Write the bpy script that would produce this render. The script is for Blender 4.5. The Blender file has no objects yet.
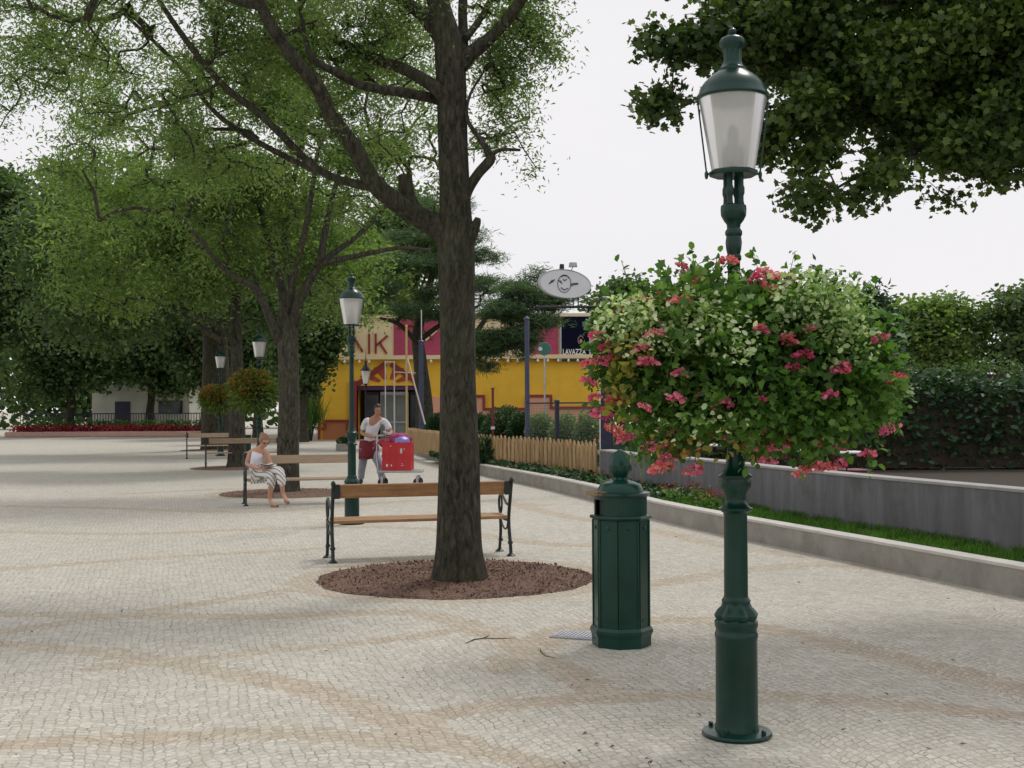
import bpy, bmesh, math, random
import numpy as np
from mathutils import Vector, Matrix, Euler, noise
R = math.radians
PI = math.pi
random.seed(7)
rng = np.random.default_rng(11)
sc = bpy.context.scene
col = sc.collection

# ---------------------------------------------------------------- camera
F = 1230.0
cam_d = bpy.data.cameras.new('camera')
cam = bpy.data.objects.new('camera', cam_d)
col.objects.link(cam)
cam_d.lens = F / 1024 * 36
cam_d.sensor_width = 36
cam_d.clip_end = 3000
CAMR = Matrix.Rotation(R(90) + math.atan(23 / F), 3, 'X') @ Matrix.Rotation(R(-0.3), 3, 'Z')
CH = 1.6
cam.matrix_world = Matrix.Translation((0, 0, CH)) @ CAMR.to_4x4()
sc.camera = cam

def ray(px, py):
    return CAMR @ Vector(((px - 512) / F, -(py - 384) / F, -1))
def gp(px, py, z=0.0):
    """ground point seen at a pixel of the photograph"""
    d = ray(px, py); t = (z - CH) / d.z
    return Vector((d.x * t, d.y * t, z))
def at(px, py, Y):
    d = ray(px, py); t = Y / d.y
    return Vector((d.x * t, Y, CH + d.z * t))

# ---------------------------------------------------------------- scene helpers
def tag(o, label=None, cat=None, group=None, kind=None):
    if label: o['label'] = label
    if cat: o['category'] = cat
    if group: o['group'] = group
    if kind: o['kind'] = kind
    return o
def thing(name, label, cat, loc=(0, 0, 0), rz=0, group=None):
    o = bpy.data.objects.new(name, None); col.objects.link(o)
    o.empty_display_size = .1
    o.location = loc; o.rotation_euler = (0, 0, rz)
    return tag(o, label, cat, group)
def copy_tree(o, parent=None):
    c = o.copy(); col.objects.link(c)
    if parent: c.parent = parent
    for ch in list(o.children):
        copy_tree(ch, c)
    return c

class MB:
    def __init__(s): s.v = []; s.f = []; s.smooth = []
    def add(s, verts, faces, smooth=False, M=None):
        b = len(s.v)
        for p in verts:
            p = Vector(p)
            if M is not None: p = M @ p
            s.v.append(tuple(p))
        for f in faces:
            s.f.append(tuple(i + b for i in f)); s.smooth.append(smooth)
        return s
    def box(s, c, d, rz=0, M=None, bev=0.0, rot=None):
        x, y, z = d[0] / 2, d[1] / 2, d[2] / 2
        T = Matrix.Translation(c) @ (rot.to_4x4() if rot is not None else Matrix.Rotation(rz, 4, 'Z'))
        if M is not None: T = M @ T
        if bev > 0:
            b = min(bev, x * .9, y * .9, z * .9)
            ring = lambda xx, yy, bb: [(-xx + bb, -yy), (xx - bb, -yy), (xx, -yy + bb), (xx, yy - bb), (xx - bb, yy), (-xx + bb, yy), (-xx, yy - bb), (-xx, -yy + bb)]
            V = []
            for zz, ins in ((-z, b), (-z + b, 0), (z - b, 0), (z, b)):
                V += [(px, py, zz) for px, py in ring(x - ins, y - ins, b * (1 if ins == 0 else .6))]
            Fc = [tuple(range(7, -1, -1)), tuple(range(24, 32))]
            for k in range(3):
                for i in range(8):
                    j = (i + 1) % 8
                    Fc.append((k * 8 + i, k * 8 + j, k * 8 + 8 + j, k * 8 + 8 + i))
            return s.add(V, Fc, False, T)
        V = [(-x, -y, -z), (x, -y, -z), (x, y, -z), (-x, y, -z), (-x, -y, z), (x, -y, z), (x, y, z), (-x, y, z)]
        return s.add(V, [(0, 3, 2, 1), (4, 5, 6, 7), (0, 1, 5, 4), (1, 2, 6, 5), (2, 3, 7, 6), (3, 0, 4, 7)], False, T)
    def tube(s, pts, rad, n=8, smooth=True, caps=True):
        pts = [Vector(p) for p in pts]
        if not hasattr(rad, '__len__'): rad = [rad] * len(pts)
        V = []; Fc = []
        t0 = (pts[1] - pts[0]).normalized()
        up = Vector((0, 0, 1)) if abs(t0.z) < .9 else Vector((1, 0, 0))
        a = t0.cross(up).normalized()
        for i, p in enumerate(pts):
            if i == 0: t = pts[1] - pts[0]
            elif i == len(pts) - 1: t = pts[-1] - pts[-2]
            else: t = (pts[i + 1] - pts[i]).normalized() + (pts[i] - pts[i - 1]).normalized()
            if t.length < 1e-9: t = t0
            t = t.normalized()
            a = (a - t * a.dot(t))
            if a.length < 1e-6: a = t.orthogonal()
            a = a.normalized(); b = t.cross(a)
            for k in range(n):
                an = 2 * PI * k / n
                V.append(p + (a * math.cos(an) + b * math.sin(an)) * rad[i])
        for i in range(len(pts) - 1):
            for k in range(n):
                j = (k + 1) % n
                Fc.append((i * n + k, i * n + j, (i + 1) * n + j, (i + 1) * n + k))
        if caps:
            Fc.append(tuple(range(n - 1, -1, -1))); Fc.append(tuple(range((len(pts) - 1) * n, len(pts) * n)))
        return s.add(V, Fc, smooth)
    def lathe(s, prof, n=32, c=(0, 0, 0), mod=None, smooth=True, caps=True, ph=0.0, M=None):
        V = []; Fc = []
        for i, (r, z) in enumerate(prof):
            for k in range(n):
                an = 2 * PI * (k + ph) / n
                rr = r * (mod(an, z) if mod else 1)
                V.append((c[0] + rr * math.cos(an), c[1] + rr * math.sin(an), c[2] + z))
        for i in range(len(prof) - 1):
            for k in range(n):
                j = (k + 1) % n
                Fc.append((i * n + k, i * n + j, (i + 1) * n + j, (i + 1) * n + k))
        if caps:
            Fc.append(tuple(range(n - 1, -1, -1))); Fc.append(tuple(range((len(prof) - 1) * n, len(prof) * n)))
        return s.add(V, Fc, smooth, M)
    def prism(s, poly, a, b, axis='y', M=None):
        """polygon in a plane, extruded from a to b along the axis"""
        n = len(poly)
        def P(p, t):
            return (p[0], t, p[1]) if axis == 'y' else ((p[0], p[1], t) if axis == 'z' else (t, p[0], p[1]))
        V = [P(p, a) for p in poly] + [P(p, b) for p in poly]
        Fc = [tuple(range(n)), tuple(range(2 * n - 1, n - 1, -1))]
        for i in range(n):
            j = (i + 1) % n
            Fc.append((i, i + n, j + n, j))
        return s.add(V, Fc, False, M)
    def build(s, name, m, parent=None, bevel=0, auto=True):
        me = bpy.data.meshes.new(name)
        me.from_pydata(s.v, [], s.f)
        me.polygons.foreach_set('use_smooth', s.smooth)
        bm = bmesh.new(); bm.from_mesh(me)
        bmesh.ops.recalc_face_normals(bm, faces=bm.faces)
        if auto:
            for e in bm.edges:
                if len(e.link_faces) == 2 and e.calc_face_angle(0) > R(38): e.smooth = False
        bm.to_mesh(me); bm.free()
        if m: me.materials.append(m)
        me.update()
        o = bpy.data.objects.new(name, me); col.objects.link(o)
        if parent: o.parent = parent
        if bevel:
            md = o.modifiers.new('bevel', 'BEVEL'); md.width = bevel; md.segments = 2; md.limit_method = 'ANGLE'
        return o

def fast_mesh(name, V, k, m, parent=None):
    """V: (N,k,3) array of N polygons of k corners"""
    N = V.shape[0]
    me = bpy.data.meshes.new(name)
    me.vertices.add(N * k); me.vertices.foreach_set('co', V.reshape(-1).astype(np.float32))
    me.loops.add(N * k); me.loops.foreach_set('vertex_index', np.arange(N * k, dtype=np.int32))
    me.polygons.add(N)
    me.polygons.foreach_set('loop_start', np.arange(N, dtype=np.int32) * k)
    me.polygons.foreach_set('loop_total', np.full(N, k, dtype=np.int32))
    me.materials.append(m)
    me.update(calc_edges=True)
    o = bpy.data.objects.new(name, me); col.objects.link(o)
    if parent: o.parent = parent
    return o

SH = {
    'lance': np.array([(0, 0), (.35, .5), (1, 0), (.35, -.5)], float),
    'oval': np.array([(0, 0), (.3, .45), (.75, .38), (1, 0), (.75, -.38), (.3, -.45)], float),
    'lobed': np.array([(0, 0), (.15, .5), (.45, .32), (.6, .6), (.75, .25), (1, 0), (.75, -.25), (.6, -.6), (.45, -.32), (.15, -.5)], float),
    'needle': np.array([(0, .5), (1, .15), (1, -.15), (0, -.5)], float),
}
def leaves(P, shape, L, W, droop=.35, up=.6, bend=.18, jit=.3, dirs=None):
    """one polygon per point of P; leaf axes random, drooping, normals roughly up"""
    N = len(P); tp = SH[shape]; k = len(tp)
    a = rng.normal(size=(N, 3)) if dirs is None else dirs + rng.normal(size=(N, 3)) * .35
    a[:, 2] = a[:, 2] * (.6) - droop
    a /= np.linalg.norm(a, axis=1)[:, None] + 1e-9
    nrm = rng.normal(size=(N, 3)); nrm[:, 2] += up * 2
    b = np.cross(nrm, a); b /= np.linalg.norm(b, axis=1)[:, None] + 1e-9
    n = np.cross(a, b)
    s = 1 + rng.uniform(-jit, jit, size=N)
    V = np.zeros((N, k, 3))
    for i, (u, w) in enumerate(tp):
        V[:, i] = P + a * (u * L * s)[:, None] + b * (w * W * s)[:, None] + n * ((abs(w) * 1.2 - (u - .4) ** 2) * bend * L * s)[:, None]
    return V

# ---------------------------------------------------------------- materials
def newmat(name):
    m = bpy.data.materials.new(name); m.use_nodes = True
    nt = m.node_tree; nt.nodes.clear()
    out = nt.nodes.new('ShaderNodeOutputMaterial')
    return m, nt, out
def nd(nt, t, **kw):
    n = nt.nodes.new(t)
    for k, v in kw.items():
        if k in n.inputs.keys(): n.inputs[k].default_value = v
        else: setattr(n, k, v)
    return n
def mixc(nt, fac, a, b, blend='MIX'):
    n = nt.nodes.new('ShaderNodeMix'); n.data_type = 'RGBA'; n.blend_type = blend
    for s, v in ((n.inputs[0], fac), (n.inputs[6], a), (n.inputs[7], b)):
        if hasattr(v, 'is_linked') or hasattr(v, 'links'): nt.links.new(v, s)
        else: s.default_value = v if not isinstance(v, tuple) or len(v) == 4 else (*v, 1)
    return n.outputs[2]
def math_(nt, op, a, b=None, c=None):
    n = nt.nodes.new('ShaderNodeMath'); n.operation = op
    for s, v in zip(n.inputs, (a, b, c)):
        if v is None: continue
        if hasattr(v, 'links'): nt.links.new(v, s)
        else: s.default_value = v
    return n.outputs[0]
def ramp(nt, fac, stops):
    n = nt.nodes.new('ShaderNodeValToRGB'); nt.links.new(fac, n.inputs[0])
    e = n.color_ramp.elements
    while len(e) < len(stops): e.new(.5)
    for el, (p, c) in zip(e, stops):
        el.position = p; el.color = (*c, 1) if len(c) == 3 else c
    return n.outputs[0]
def M(name, c, rough=.6, var=.2, scale=6, bump=.1, bscale=40, metal=0, c2=None, stretch=None, coat=0, spec=.5, dirt=None, sub=0, bdist=.01):
    m, nt, out = newmat(name)
    tc = nd(nt, 'ShaderNodeTexCoord'); mp = nd(nt, 'ShaderNodeMapping')
    nt.links.new(tc.outputs['Object'], mp.inputs[0])
    if stretch: mp.inputs['Scale'].default_value = stretch
    n1 = nd(nt, 'ShaderNodeTexNoise', Scale=scale, Detail=6.0, Roughness=.65)
    nt.links.new(mp.outputs[0], n1.inputs['Vector'])
    ca = tuple(x * (1 - var) for x in c); cb = tuple(min(1, x * (1 + var)) for x in (c2 or c))
    colr = ramp(nt, n1.outputs[0], [(.3, ca), (.7, cb)])
    if dirt:
        n3 = nd(nt, 'ShaderNodeTexNoise', Scale=dirt[1], Detail=8.0, Roughness=.7)
        nt.links.new(tc.outputs['Object'], n3.inputs['Vector'])
        f = ramp(nt, n3.outputs[0], [(.5, (0, 0, 0)), (.72, (dirt[2],) * 3)])
        colr = mixc(nt, f, colr, dirt[0])
    p = nd(nt, 'ShaderNodeBsdfPrincipled', Roughness=rough, Metallic=metal)
    p.inputs['Coat Weight'].default_value = coat; p.inputs['Coat Roughness'].default_value = .15
    p.inputs['Specular IOR Level'].default_value = spec
    nt.links.new(colr, p.inputs['Base Color'])
    if bump:
        n2 = nd(nt, 'ShaderNodeTexNoise', Scale=bscale, Detail=5.0)
        nt.links.new(mp.outputs[0], n2.inputs['Vector'])
        b = nd(nt, 'ShaderNodeBump', Strength=bump, Distance=bdist)
        nt.links.new(n2.outputs[0], b.inputs['Height']); nt.links.new(b.outputs[0], p.inputs['Normal'])
    nt.links.new(p.outputs[0], out.inputs[0])
    return m
def leafmat(name, stops, trans=.35, rough=.5, spec=.35):
    m, nt, out = newmat(name)
    g = nd(nt, 'ShaderNodeNewGeometry')
    n = nd(nt, 'ShaderNodeTexNoise', Scale=1.1, Detail=3.0)
    nt.links.new(g.outputs['Position'], n.inputs['Vector'])
    f = math_(nt, 'ADD', math_(nt, 'MULTIPLY', g.outputs['Random Per Island'], .55), math_(nt, 'MULTIPLY', math_(nt, 'SUBTRACT', n.outputs[0], .25), .9))
    c = ramp(nt, f, stops)
    p = nd(nt, 'ShaderNodeBsdfPrincipled', Roughness=rough); p.inputs['Specular IOR Level'].default_value = spec
    nt.links.new(c, p.inputs['Base Color'])
    t = nd(nt, 'ShaderNodeBsdfTranslucent')
    tcol = mixc(nt, 1.0, c, (1.5, 1.7, .75, 1), 'MULTIPLY'); nt.links.new(tcol, t.inputs['Color'])
    mx = nd(nt, 'ShaderNodeMixShader', Fac=trans)
    nt.links.new(p.outputs[0], mx.inputs[1]); nt.links.new(t.outputs[0], mx.inputs[2])
    nt.links.new(mx.outputs[0], out.inputs[0])
    return m

GREEN = M('green_enamel', (.002, .030, .021), .28, .3, 4, .12, 60, coat=.06, spec=.32, dirt=((.02, .05, .035), 9, .3), bdist=.002)
GREEN2 = M('green_enamel_bin', (.002, .038, .026), .28, .25, 3, .12, 40, coat=.06, spec=.32, dirt=((.03, .055, .045), 7, .3), bdist=.002)
IRON = M('cast_iron_green', (.006, .016, .013), .42, .3, 10, .25, 80, dirt=((.05, .07, .05), 14, .4), bdist=.002)
WOODB = M('bench_wood', (.30, .155, .055), .5, .28, 3, .2, 30, c2=(.36, .20, .09), stretch=(1, 14, 14), bdist=.003, dirt=((.14, .08, .04), 5, .4))
WOODG = M('bench_wood_weathered', (.36, .27, .18), .7, .22, 3, .2, 30, stretch=(1, 14, 14), bdist=.003)
PICKET = M('picket_wood', (.29, .165, .062), .7, .35, 3, .25, 30, c2=(.44, .30, .15), stretch=(5, 5, .5), bdist=.004)
CONC = M('concrete_wall', (.15, .15, .157), .85, .3, 4, .3, 30, stretch=(1.2, 1.2, .18), dirt=((.085, .085, .08), 2.2, .75))
CAPM = M('wall_cap', (.34, .33, .32), .8, .15, 4, .2, 40)
BLACKM = M('black_metal', (.012, .013, .015), .4, .2, 5, .05)
NAVY = M('navy_metal', (.010, .013, .040), .4, .25, 5, .05)
BLUEP = M('blue_painted_pole', (.045, .055, .11), .4, .2, 5, .05)
WHITEM = M('white_metal', (.65, .65, .63), .45, .1, 5, .05)
YPOLE = M('ochre_pole', (.55, .40, .16), .5, .15, 5, .05)
STEEL = M('galvanised_steel', (.42, .43, .44), .35, .2, 9, .1, metal=.7)
RUBBER = M('rubber', (.02, .02, .022), .7, .2, 9, .1)
DRED = M('dark_red_paint', (.17, .015, .02), .5, .2, 5, .08)
def bark(name, a, b, sc_=1.0):
    m, nt, out = newmat(name)
    tc = nd(nt, 'ShaderNodeTexCoord'); mp = nd(nt, 'ShaderNodeMapping'); nt.links.new(tc.outputs['Object'], mp.inputs[0])
    mp.inputs['Scale'].default_value = (24 * sc_, 24 * sc_, 7.5 * sc_)
    n = nd(nt, 'ShaderNodeTexNoise', Scale=1.0, Detail=8.0, Roughness=.7); nt.links.new(mp.outputs[0], n.inputs['Vector'])
    n.inputs['Distortion'].default_value = .6
    n2 = nd(nt, 'ShaderNodeTexNoise', Scale=1.6, Detail=5.0); nt.links.new(tc.outputs['Object'], n2.inputs['Vector'])
    c = ramp(nt, n.outputs[0], [(.36, tuple(x * .3 for x in a)), (.52, a), (.68, b)])
    g = ramp(nt, n2.outputs[0], [(.45, (0, 0, 0)), (.75, (.5, .5, .5))])
    c = mixc(nt, g, c, (a[0] * 1.1, a[1] * 1.35, a[2] * .85, 1))
    p = nd(nt, 'ShaderNodeBsdfPrincipled', Roughness=.9); p.inputs['Specular IOR Level'].default_value = .2
    nt.links.new(c, p.inputs['Base Color'])
    v = nd(nt, 'ShaderNodeTexVoronoi', Scale=.8); v.feature = 'DISTANCE_TO_EDGE'; nt.links.new(mp.outputs[0], v.inputs['Vector'])
    h = math_(nt, 'ADD', n.outputs[0], math_(nt, 'MULTIPLY', v.outputs[0], .5))
    bp = nd(nt, 'ShaderNodeBump', Strength=1.0, Distance=.06); nt.links.new(h, bp.inputs['Height']); nt.links.new(bp.outputs[0], p.inputs['Normal'])
    nt.links.new(p.outputs[0], out.inputs[0])
    return m
BARK = bark('bark_brown', (.064, .060, .043), (.125, .115, .085))
BARKG = bark('bark_grey', (.080, .074, .058), (.145, .135, .108))
LEAF1 = leafmat('leaf_fresh_green', [(.2, (.075, .12, .04)), (.5, (.14, .205, .075)), (.85, (.23, .31, .13))], .52)
LEAF2 = leafmat('leaf_mid_green', [(.2, (.07, .12, .035)), (.5, (.13, .20, .06)), (.85, (.22, .30, .11))], .5)
LEAF3 = leafmat('leaf_maple_green', [(.2, (.028, .055, .016)), (.5, (.058, .10, .022)), (.85, (.125, .175, .035))], .3)
LEAFD = leafmat('leaf_dark_green', [(.2, (.035, .07, .026)), (.5, (.07, .12, .042)), (.85, (.13, .20, .07))], .35)
LEAFP = leafmat('pine_needles', [(.2, (.04, .08, .042)), (.5, (.075, .13, .062)), (.85, (.13, .20, .09))], .35)
LEAFG = leafmat('geranium_leaf', [(.15, (.03, .08, .018)), (.45, (.068, .155, .032)), (.75, (.14, .255, .055)), (.95, (.27, .38, .12))], .4)
LEAFV = leafmat('variegated_leaf', [(.2, (.16, .26, .08)), (.5, (.38, .48, .24)), (.85, (.70, .75, .52))], .3)
LEAFY = leafmat('yellowing_leaf', [(.2, (.12, .15, .03)), (.5, (.28, .28, .05)), (.85, (.45, .32, .10))], .35)
LEAFO = leafmat('orange_flowering_leaf', [(.2, (.10, .13, .03)), (.5, (.22, .17, .03)), (.8, (.42, .13, .04)), (1, (.5, .10, .05))], .3)
HEDGE = leafmat('hedge_leaf', [(.2, (.016, .045, .020)), (.5, (.03, .08, .03)), (.85, (.07, .13, .045))], .15)
OLIVE = leafmat('olive_shrub_leaf', [(.2, (.15, .20, .09)), (.5, (.22, .28, .14)), (.85, (.33, .38, .21))], .25)
GRASS = leafmat('grass_blade', [(.2, (.03, .08, .012)), (.5, (.06, .15, .02)), (.85, (.12, .24, .035))], .3)
PINKP = leafmat('pink_petal', [(.2, (.60, .07, .22)), (.5, (.76, .17, .34)), (.85, (.88, .45, .56))], .3)
CORALP = leafmat('coral_petal', [(.2, (.62, .09, .15)), (.5, (.78, .19, .26)), (.85, (.88, .42, .44))], .3)
REDP = leafmat('red_petal', [(.2, (.15, .008, .02)), (.5, (.30, .02, .04)), (.85, (.5, .1, .12))], .3)

def paving(name, mask=False):
    m, nt, out = newmat(name)
    L = nt.links.new
    g = nd(nt, 'ShaderNodeNewGeometry')
    # small wobble of the rows
    nz = nd(nt, 'ShaderNodeTexNoise', Scale=2.3, Detail=2.0); L(g.outputs['Position'], nz.inputs['Vector'])
    wob = nd(nt, 'ShaderNodeVectorMath', operation='SCALE'); L(nz.outputs['Color'], wob.inputs[0]); wob.inputs['Scale'].default_value = .09
    pos = nd(nt, 'ShaderNodeVectorMath', operation='ADD'); L(g.outputs['Position'], pos.inputs[0]); L(wob.outputs[0], pos.inputs[1])
    rot = nd(nt, 'ShaderNodeVectorRotate'); rot.rotation_type = 'Z_AXIS'; rot.inputs['Angle'].default_value = R(-16); L(pos.outputs[0], rot.inputs['Vector'])
    sp = nd(nt, 'ShaderNodeSeparateXYZ'); L(rot.outputs[0], sp.inputs[0])
    fr = math_(nt, 'SUBTRACT', math_(nt, 'FRACT', math_(nt, 'DIVIDE', sp.outputs[0], 1.5)), .5)
    arc = math_(nt, 'MULTIPLY', math_(nt, 'MULTIPLY', fr, fr), 1.5)
    y2 = math_(nt, 'ADD', sp.outputs[1], arc)
    cb = nd(nt, 'ShaderNodeCombineXYZ'); L(sp.outputs[0], cb.inputs[0]); L(y2, cb.inputs[1])
    vr = nd(nt, 'ShaderNodeTexVoronoi', Scale=18.5); vr.voronoi_dimensions = '2D'; vr.inputs['Randomness'].default_value = .42; L(cb.outputs[0], vr.inputs['Vector'])
    ve = nd(nt, 'ShaderNodeTexVoronoi', Scale=18.5); ve.voronoi_dimensions = '2D'; ve.feature = 'DISTANCE_TO_EDGE'; ve.inputs['Randomness'].default_value = .42; L(cb.outputs[0], ve.inputs['Vector'])
    sc_ = nd(nt, 'ShaderNodeSeparateColor'); L(vr.outputs['Color'], sc_.inputs[0]); TINT = sc_.outputs[0]
    MORT = ramp(nt, ve.outputs['Distance'], [(.03, (1, 1, 1)), (.11, (0, 0, 0))])
    big = nd(nt, 'ShaderNodeTexNoise', Scale=.55, Detail=7.0, Roughness=.62); L(g.outputs['Position'], big.inputs['Vector'])
    fine = nd(nt, 'ShaderNodeTexNoise', Scale=34.0, Detail=6.0, Roughness=.8); L(g.outputs['Position'], fine.inputs['Vector'])
    mid = nd(nt, 'ShaderNodeTexNoise', Scale=5.0, Detail=6.0, Roughness=.75); L(g.outputs['Position'], mid.inputs['Vector'])
    stone = ramp(nt, TINT, [(0, (.455, .432, .365)), (.5, (.51, .487, .42)), (1, (.565, .542, .478))])
    tan = ramp(nt, TINT, [(0, (.39, .325, .225)), (.5, (.44, .37, .262)), (1, (.49, .42, .31))])
    if mask:
        ba = nd(nt, 'ShaderNodeAttribute'); ba.attribute_name = 'band'
        e = math_(nt, 'MULTIPLY', math_(nt, 'SUBTRACT', 1.0, ba.outputs['Fac']), .5)
        e = math_(nt, 'ADD', e, math_(nt, 'MULTIPLY', math_(nt, 'SUBTRACT', mid.outputs[0], .5), .38))
        e = math_(nt, 'ADD', e, math_(nt, 'MULTIPLY', TINT, .14))
        f = ramp(nt, e, [(.34, (.72, .72, .72)), (.52, (0, 0, 0))])
        patch = ramp(nt, big.outputs[0], [(.30, (.7, .7, .7)), (.58, (1, 1, 1))])
        f = mixc(nt, 1.0, f, patch, 'MULTIPLY')
        pink = ramp(nt, big.outputs[0], [(.4, (1, 1, 1)), (.6, (1.0, .95, 1.0))])
        tan = mixc(nt, 1.0, tan, pink, 'MULTIPLY')
        stone = mixc(nt, f, stone, tan)
    else:
        f = ramp(nt, big.outputs[0], [(.56, (0, 0, 0)), (.75, (.4, .4, .4))])
        stone = mixc(nt, f, stone, tan)
    v1 = ramp(nt, big.outputs[0], [(.3, (.94, .94, .94)), (.7, (1.05, 1.05, 1.05))])
    stone = mixc(nt, 1.0, stone, v1, 'MULTIPLY')
    v2 = ramp(nt, fine.outputs[0], [(.28, (.62, .62, .62)), (.72, (1.28, 1.28, 1.28))])
    stone = mixc(nt, 1.0, stone, v2, 'MULTIPLY')
    mfac = math_(nt, 'MULTIPLY', MORT, ramp(nt, mid.outputs[0], [(.40, (.15, .15, .15)), (.64, (.9, .9, .9))]))
    stone = mixc(nt, mfac, stone, (.20, .175, .14, 1))
    # dark specks: grit and gum
    vs = nd(nt, 'ShaderNodeTexVoronoi', Scale=5.0); L(g.outputs['Position'], vs.inputs['Vector'])
    spk = ramp(nt, vs.outputs['Distance'], [(.045, (1, 1, 1)), (.075, (0, 0, 0))])
    stone = mixc(nt, math_(nt, 'MULTIPLY', spk, .45), stone, (.13, .11, .09, 1))
    p = nd(nt, 'ShaderNodeBsdfPrincipled', Roughness=.85); p.inputs['Specular IOR Level'].default_value = .3
    L(stone, p.inputs['Base Color'])
    h = math_(nt, 'SUBTRACT', math_(nt, 'MULTIPLY', fine.outputs[0], .35), MORT)
    b = nd(nt, 'ShaderNodeBump', Strength=.4, Distance=.008); L(h, b.inputs['Height']); L(b.outputs[0], p.inputs['Normal'])
    L(p.outputs[0], out.inputs[0])
    return m
PAVE = paving('cobble_paving', True)
MULCH = M('bark_mulch', (.14, .075, .05), .95, .45, 40, .9, 90, c2=(.20, .125, .09), bdist=.03)
CHIP = leafmat('mulch_chips', [(.2, (.07, .034, .022)), (.5, (.14, .075, .05)), (.85, (.21, .125, .09)), (1, (.42, .36, .29))], .0, .9)
SOIL = M('bed_soil', (.05, .038, .026), .95, .4, 20, .9, 60, bdist=.03)
GRASSG = M('lawn_ground', (.05, .085, .02), .95, .4, 9, .8, 60, bdist=.03)
KERBM = M('kerb_stone', (.30, .285, .25), .85, .2, 3, .35, 50, dirt=((.15, .14, .12), 4, .5))
KERBT = M('kerb_top', (.52, .50, .46), .85, .14, 4, .3, 50)

# ---------------------------------------------------------------- setting: ground, bands, kerb, beds
def sheet(name, pts, z, m, kind='structure'):
    me = bpy.data.meshes.new(name); me.from_pydata([(p[0], p[1], z) for p in pts], [], [tuple(range(len(pts)))])
    me.materials.append(m); o = bpy.data.objects.new(name, me); col.objects.link(o)
    if me.polygons[0].normal.z < 0: me.flip_normals()
    if kind: o['kind'] = kind
    return o

def catmull(pts, k=8):
    P = [Vector(p) for p in pts]; P = [P[0] * 2 - P[1]] + P + [P[-1] * 2 - P[-2]]
    o = []
    for i in range(1, len(P) - 2):
        for j in range(k):
            t = j / k
            o.append(.5 * ((2 * P[i]) + (-P[i - 1] + P[i + 1]) * t + (2 * P[i - 1] - 5 * P[i] + 4 * P[i + 1] - P[i + 2]) * t * t + (-P[i - 1] + 3 * P[i] - 3 * P[i + 1] + P[i + 2]) * t ** 3))
    o.append(P[-2]); return o
bands = [
    ([(-60, 752), (60, 742), (178, 737), (260, 732), (340, 736), (400, 742), (450, 746), (520, 759), (600, 782), (700, 830)], .21),
    ([(-60, 640), (80, 650), (178, 664), (240, 676), (290, 684), (345, 702), (400, 724), (460, 745)], .24),
    ([(400, 726), (440, 715), (480, 708), (530, 702), (620, 697), (700, 695), (846, 700), (1060, 720)], .22),
    ([(-60, 612), (80, 615), (185, 616), (240, 617), (300, 615), (360, 613), (410, 613), (450, 619), (490, 634), (540, 656), (600, 690)], .24),
    ([(-60, 640), (100, 618), (183, 606), (259, 595), (300, 588)], .2),
    ([(100, 668), (232, 655), (286, 648), (330, 646), (400, 638), (470, 628)], .17),
    ([(500, 668), (540, 643), (580, 628), (640, 622), (700, 620), (760, 628), (846, 646), (1060, 700)], .3),
    ([(600, 590), (680, 580), (760, 568), (850, 566), (1060, 590)], .3),
    ([(-60, 575), (120, 560), (260, 552), (330, 548)], .22),
    ([(-60, 530), (120, 534), (240, 530), (340, 527), (440, 530), (560, 545), (640, 540)], .3),
    ([(500, 500), (560, 515), (640, 528), (720, 545), (800, 556)], .3),
    ([(-60, 505), (100, 508), (240, 512), (340, 506), (440, 500), (540, 505)], .35),
    ([(120, 494), (240, 489), (340, 492)], .3),
]
RINGS = []
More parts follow.
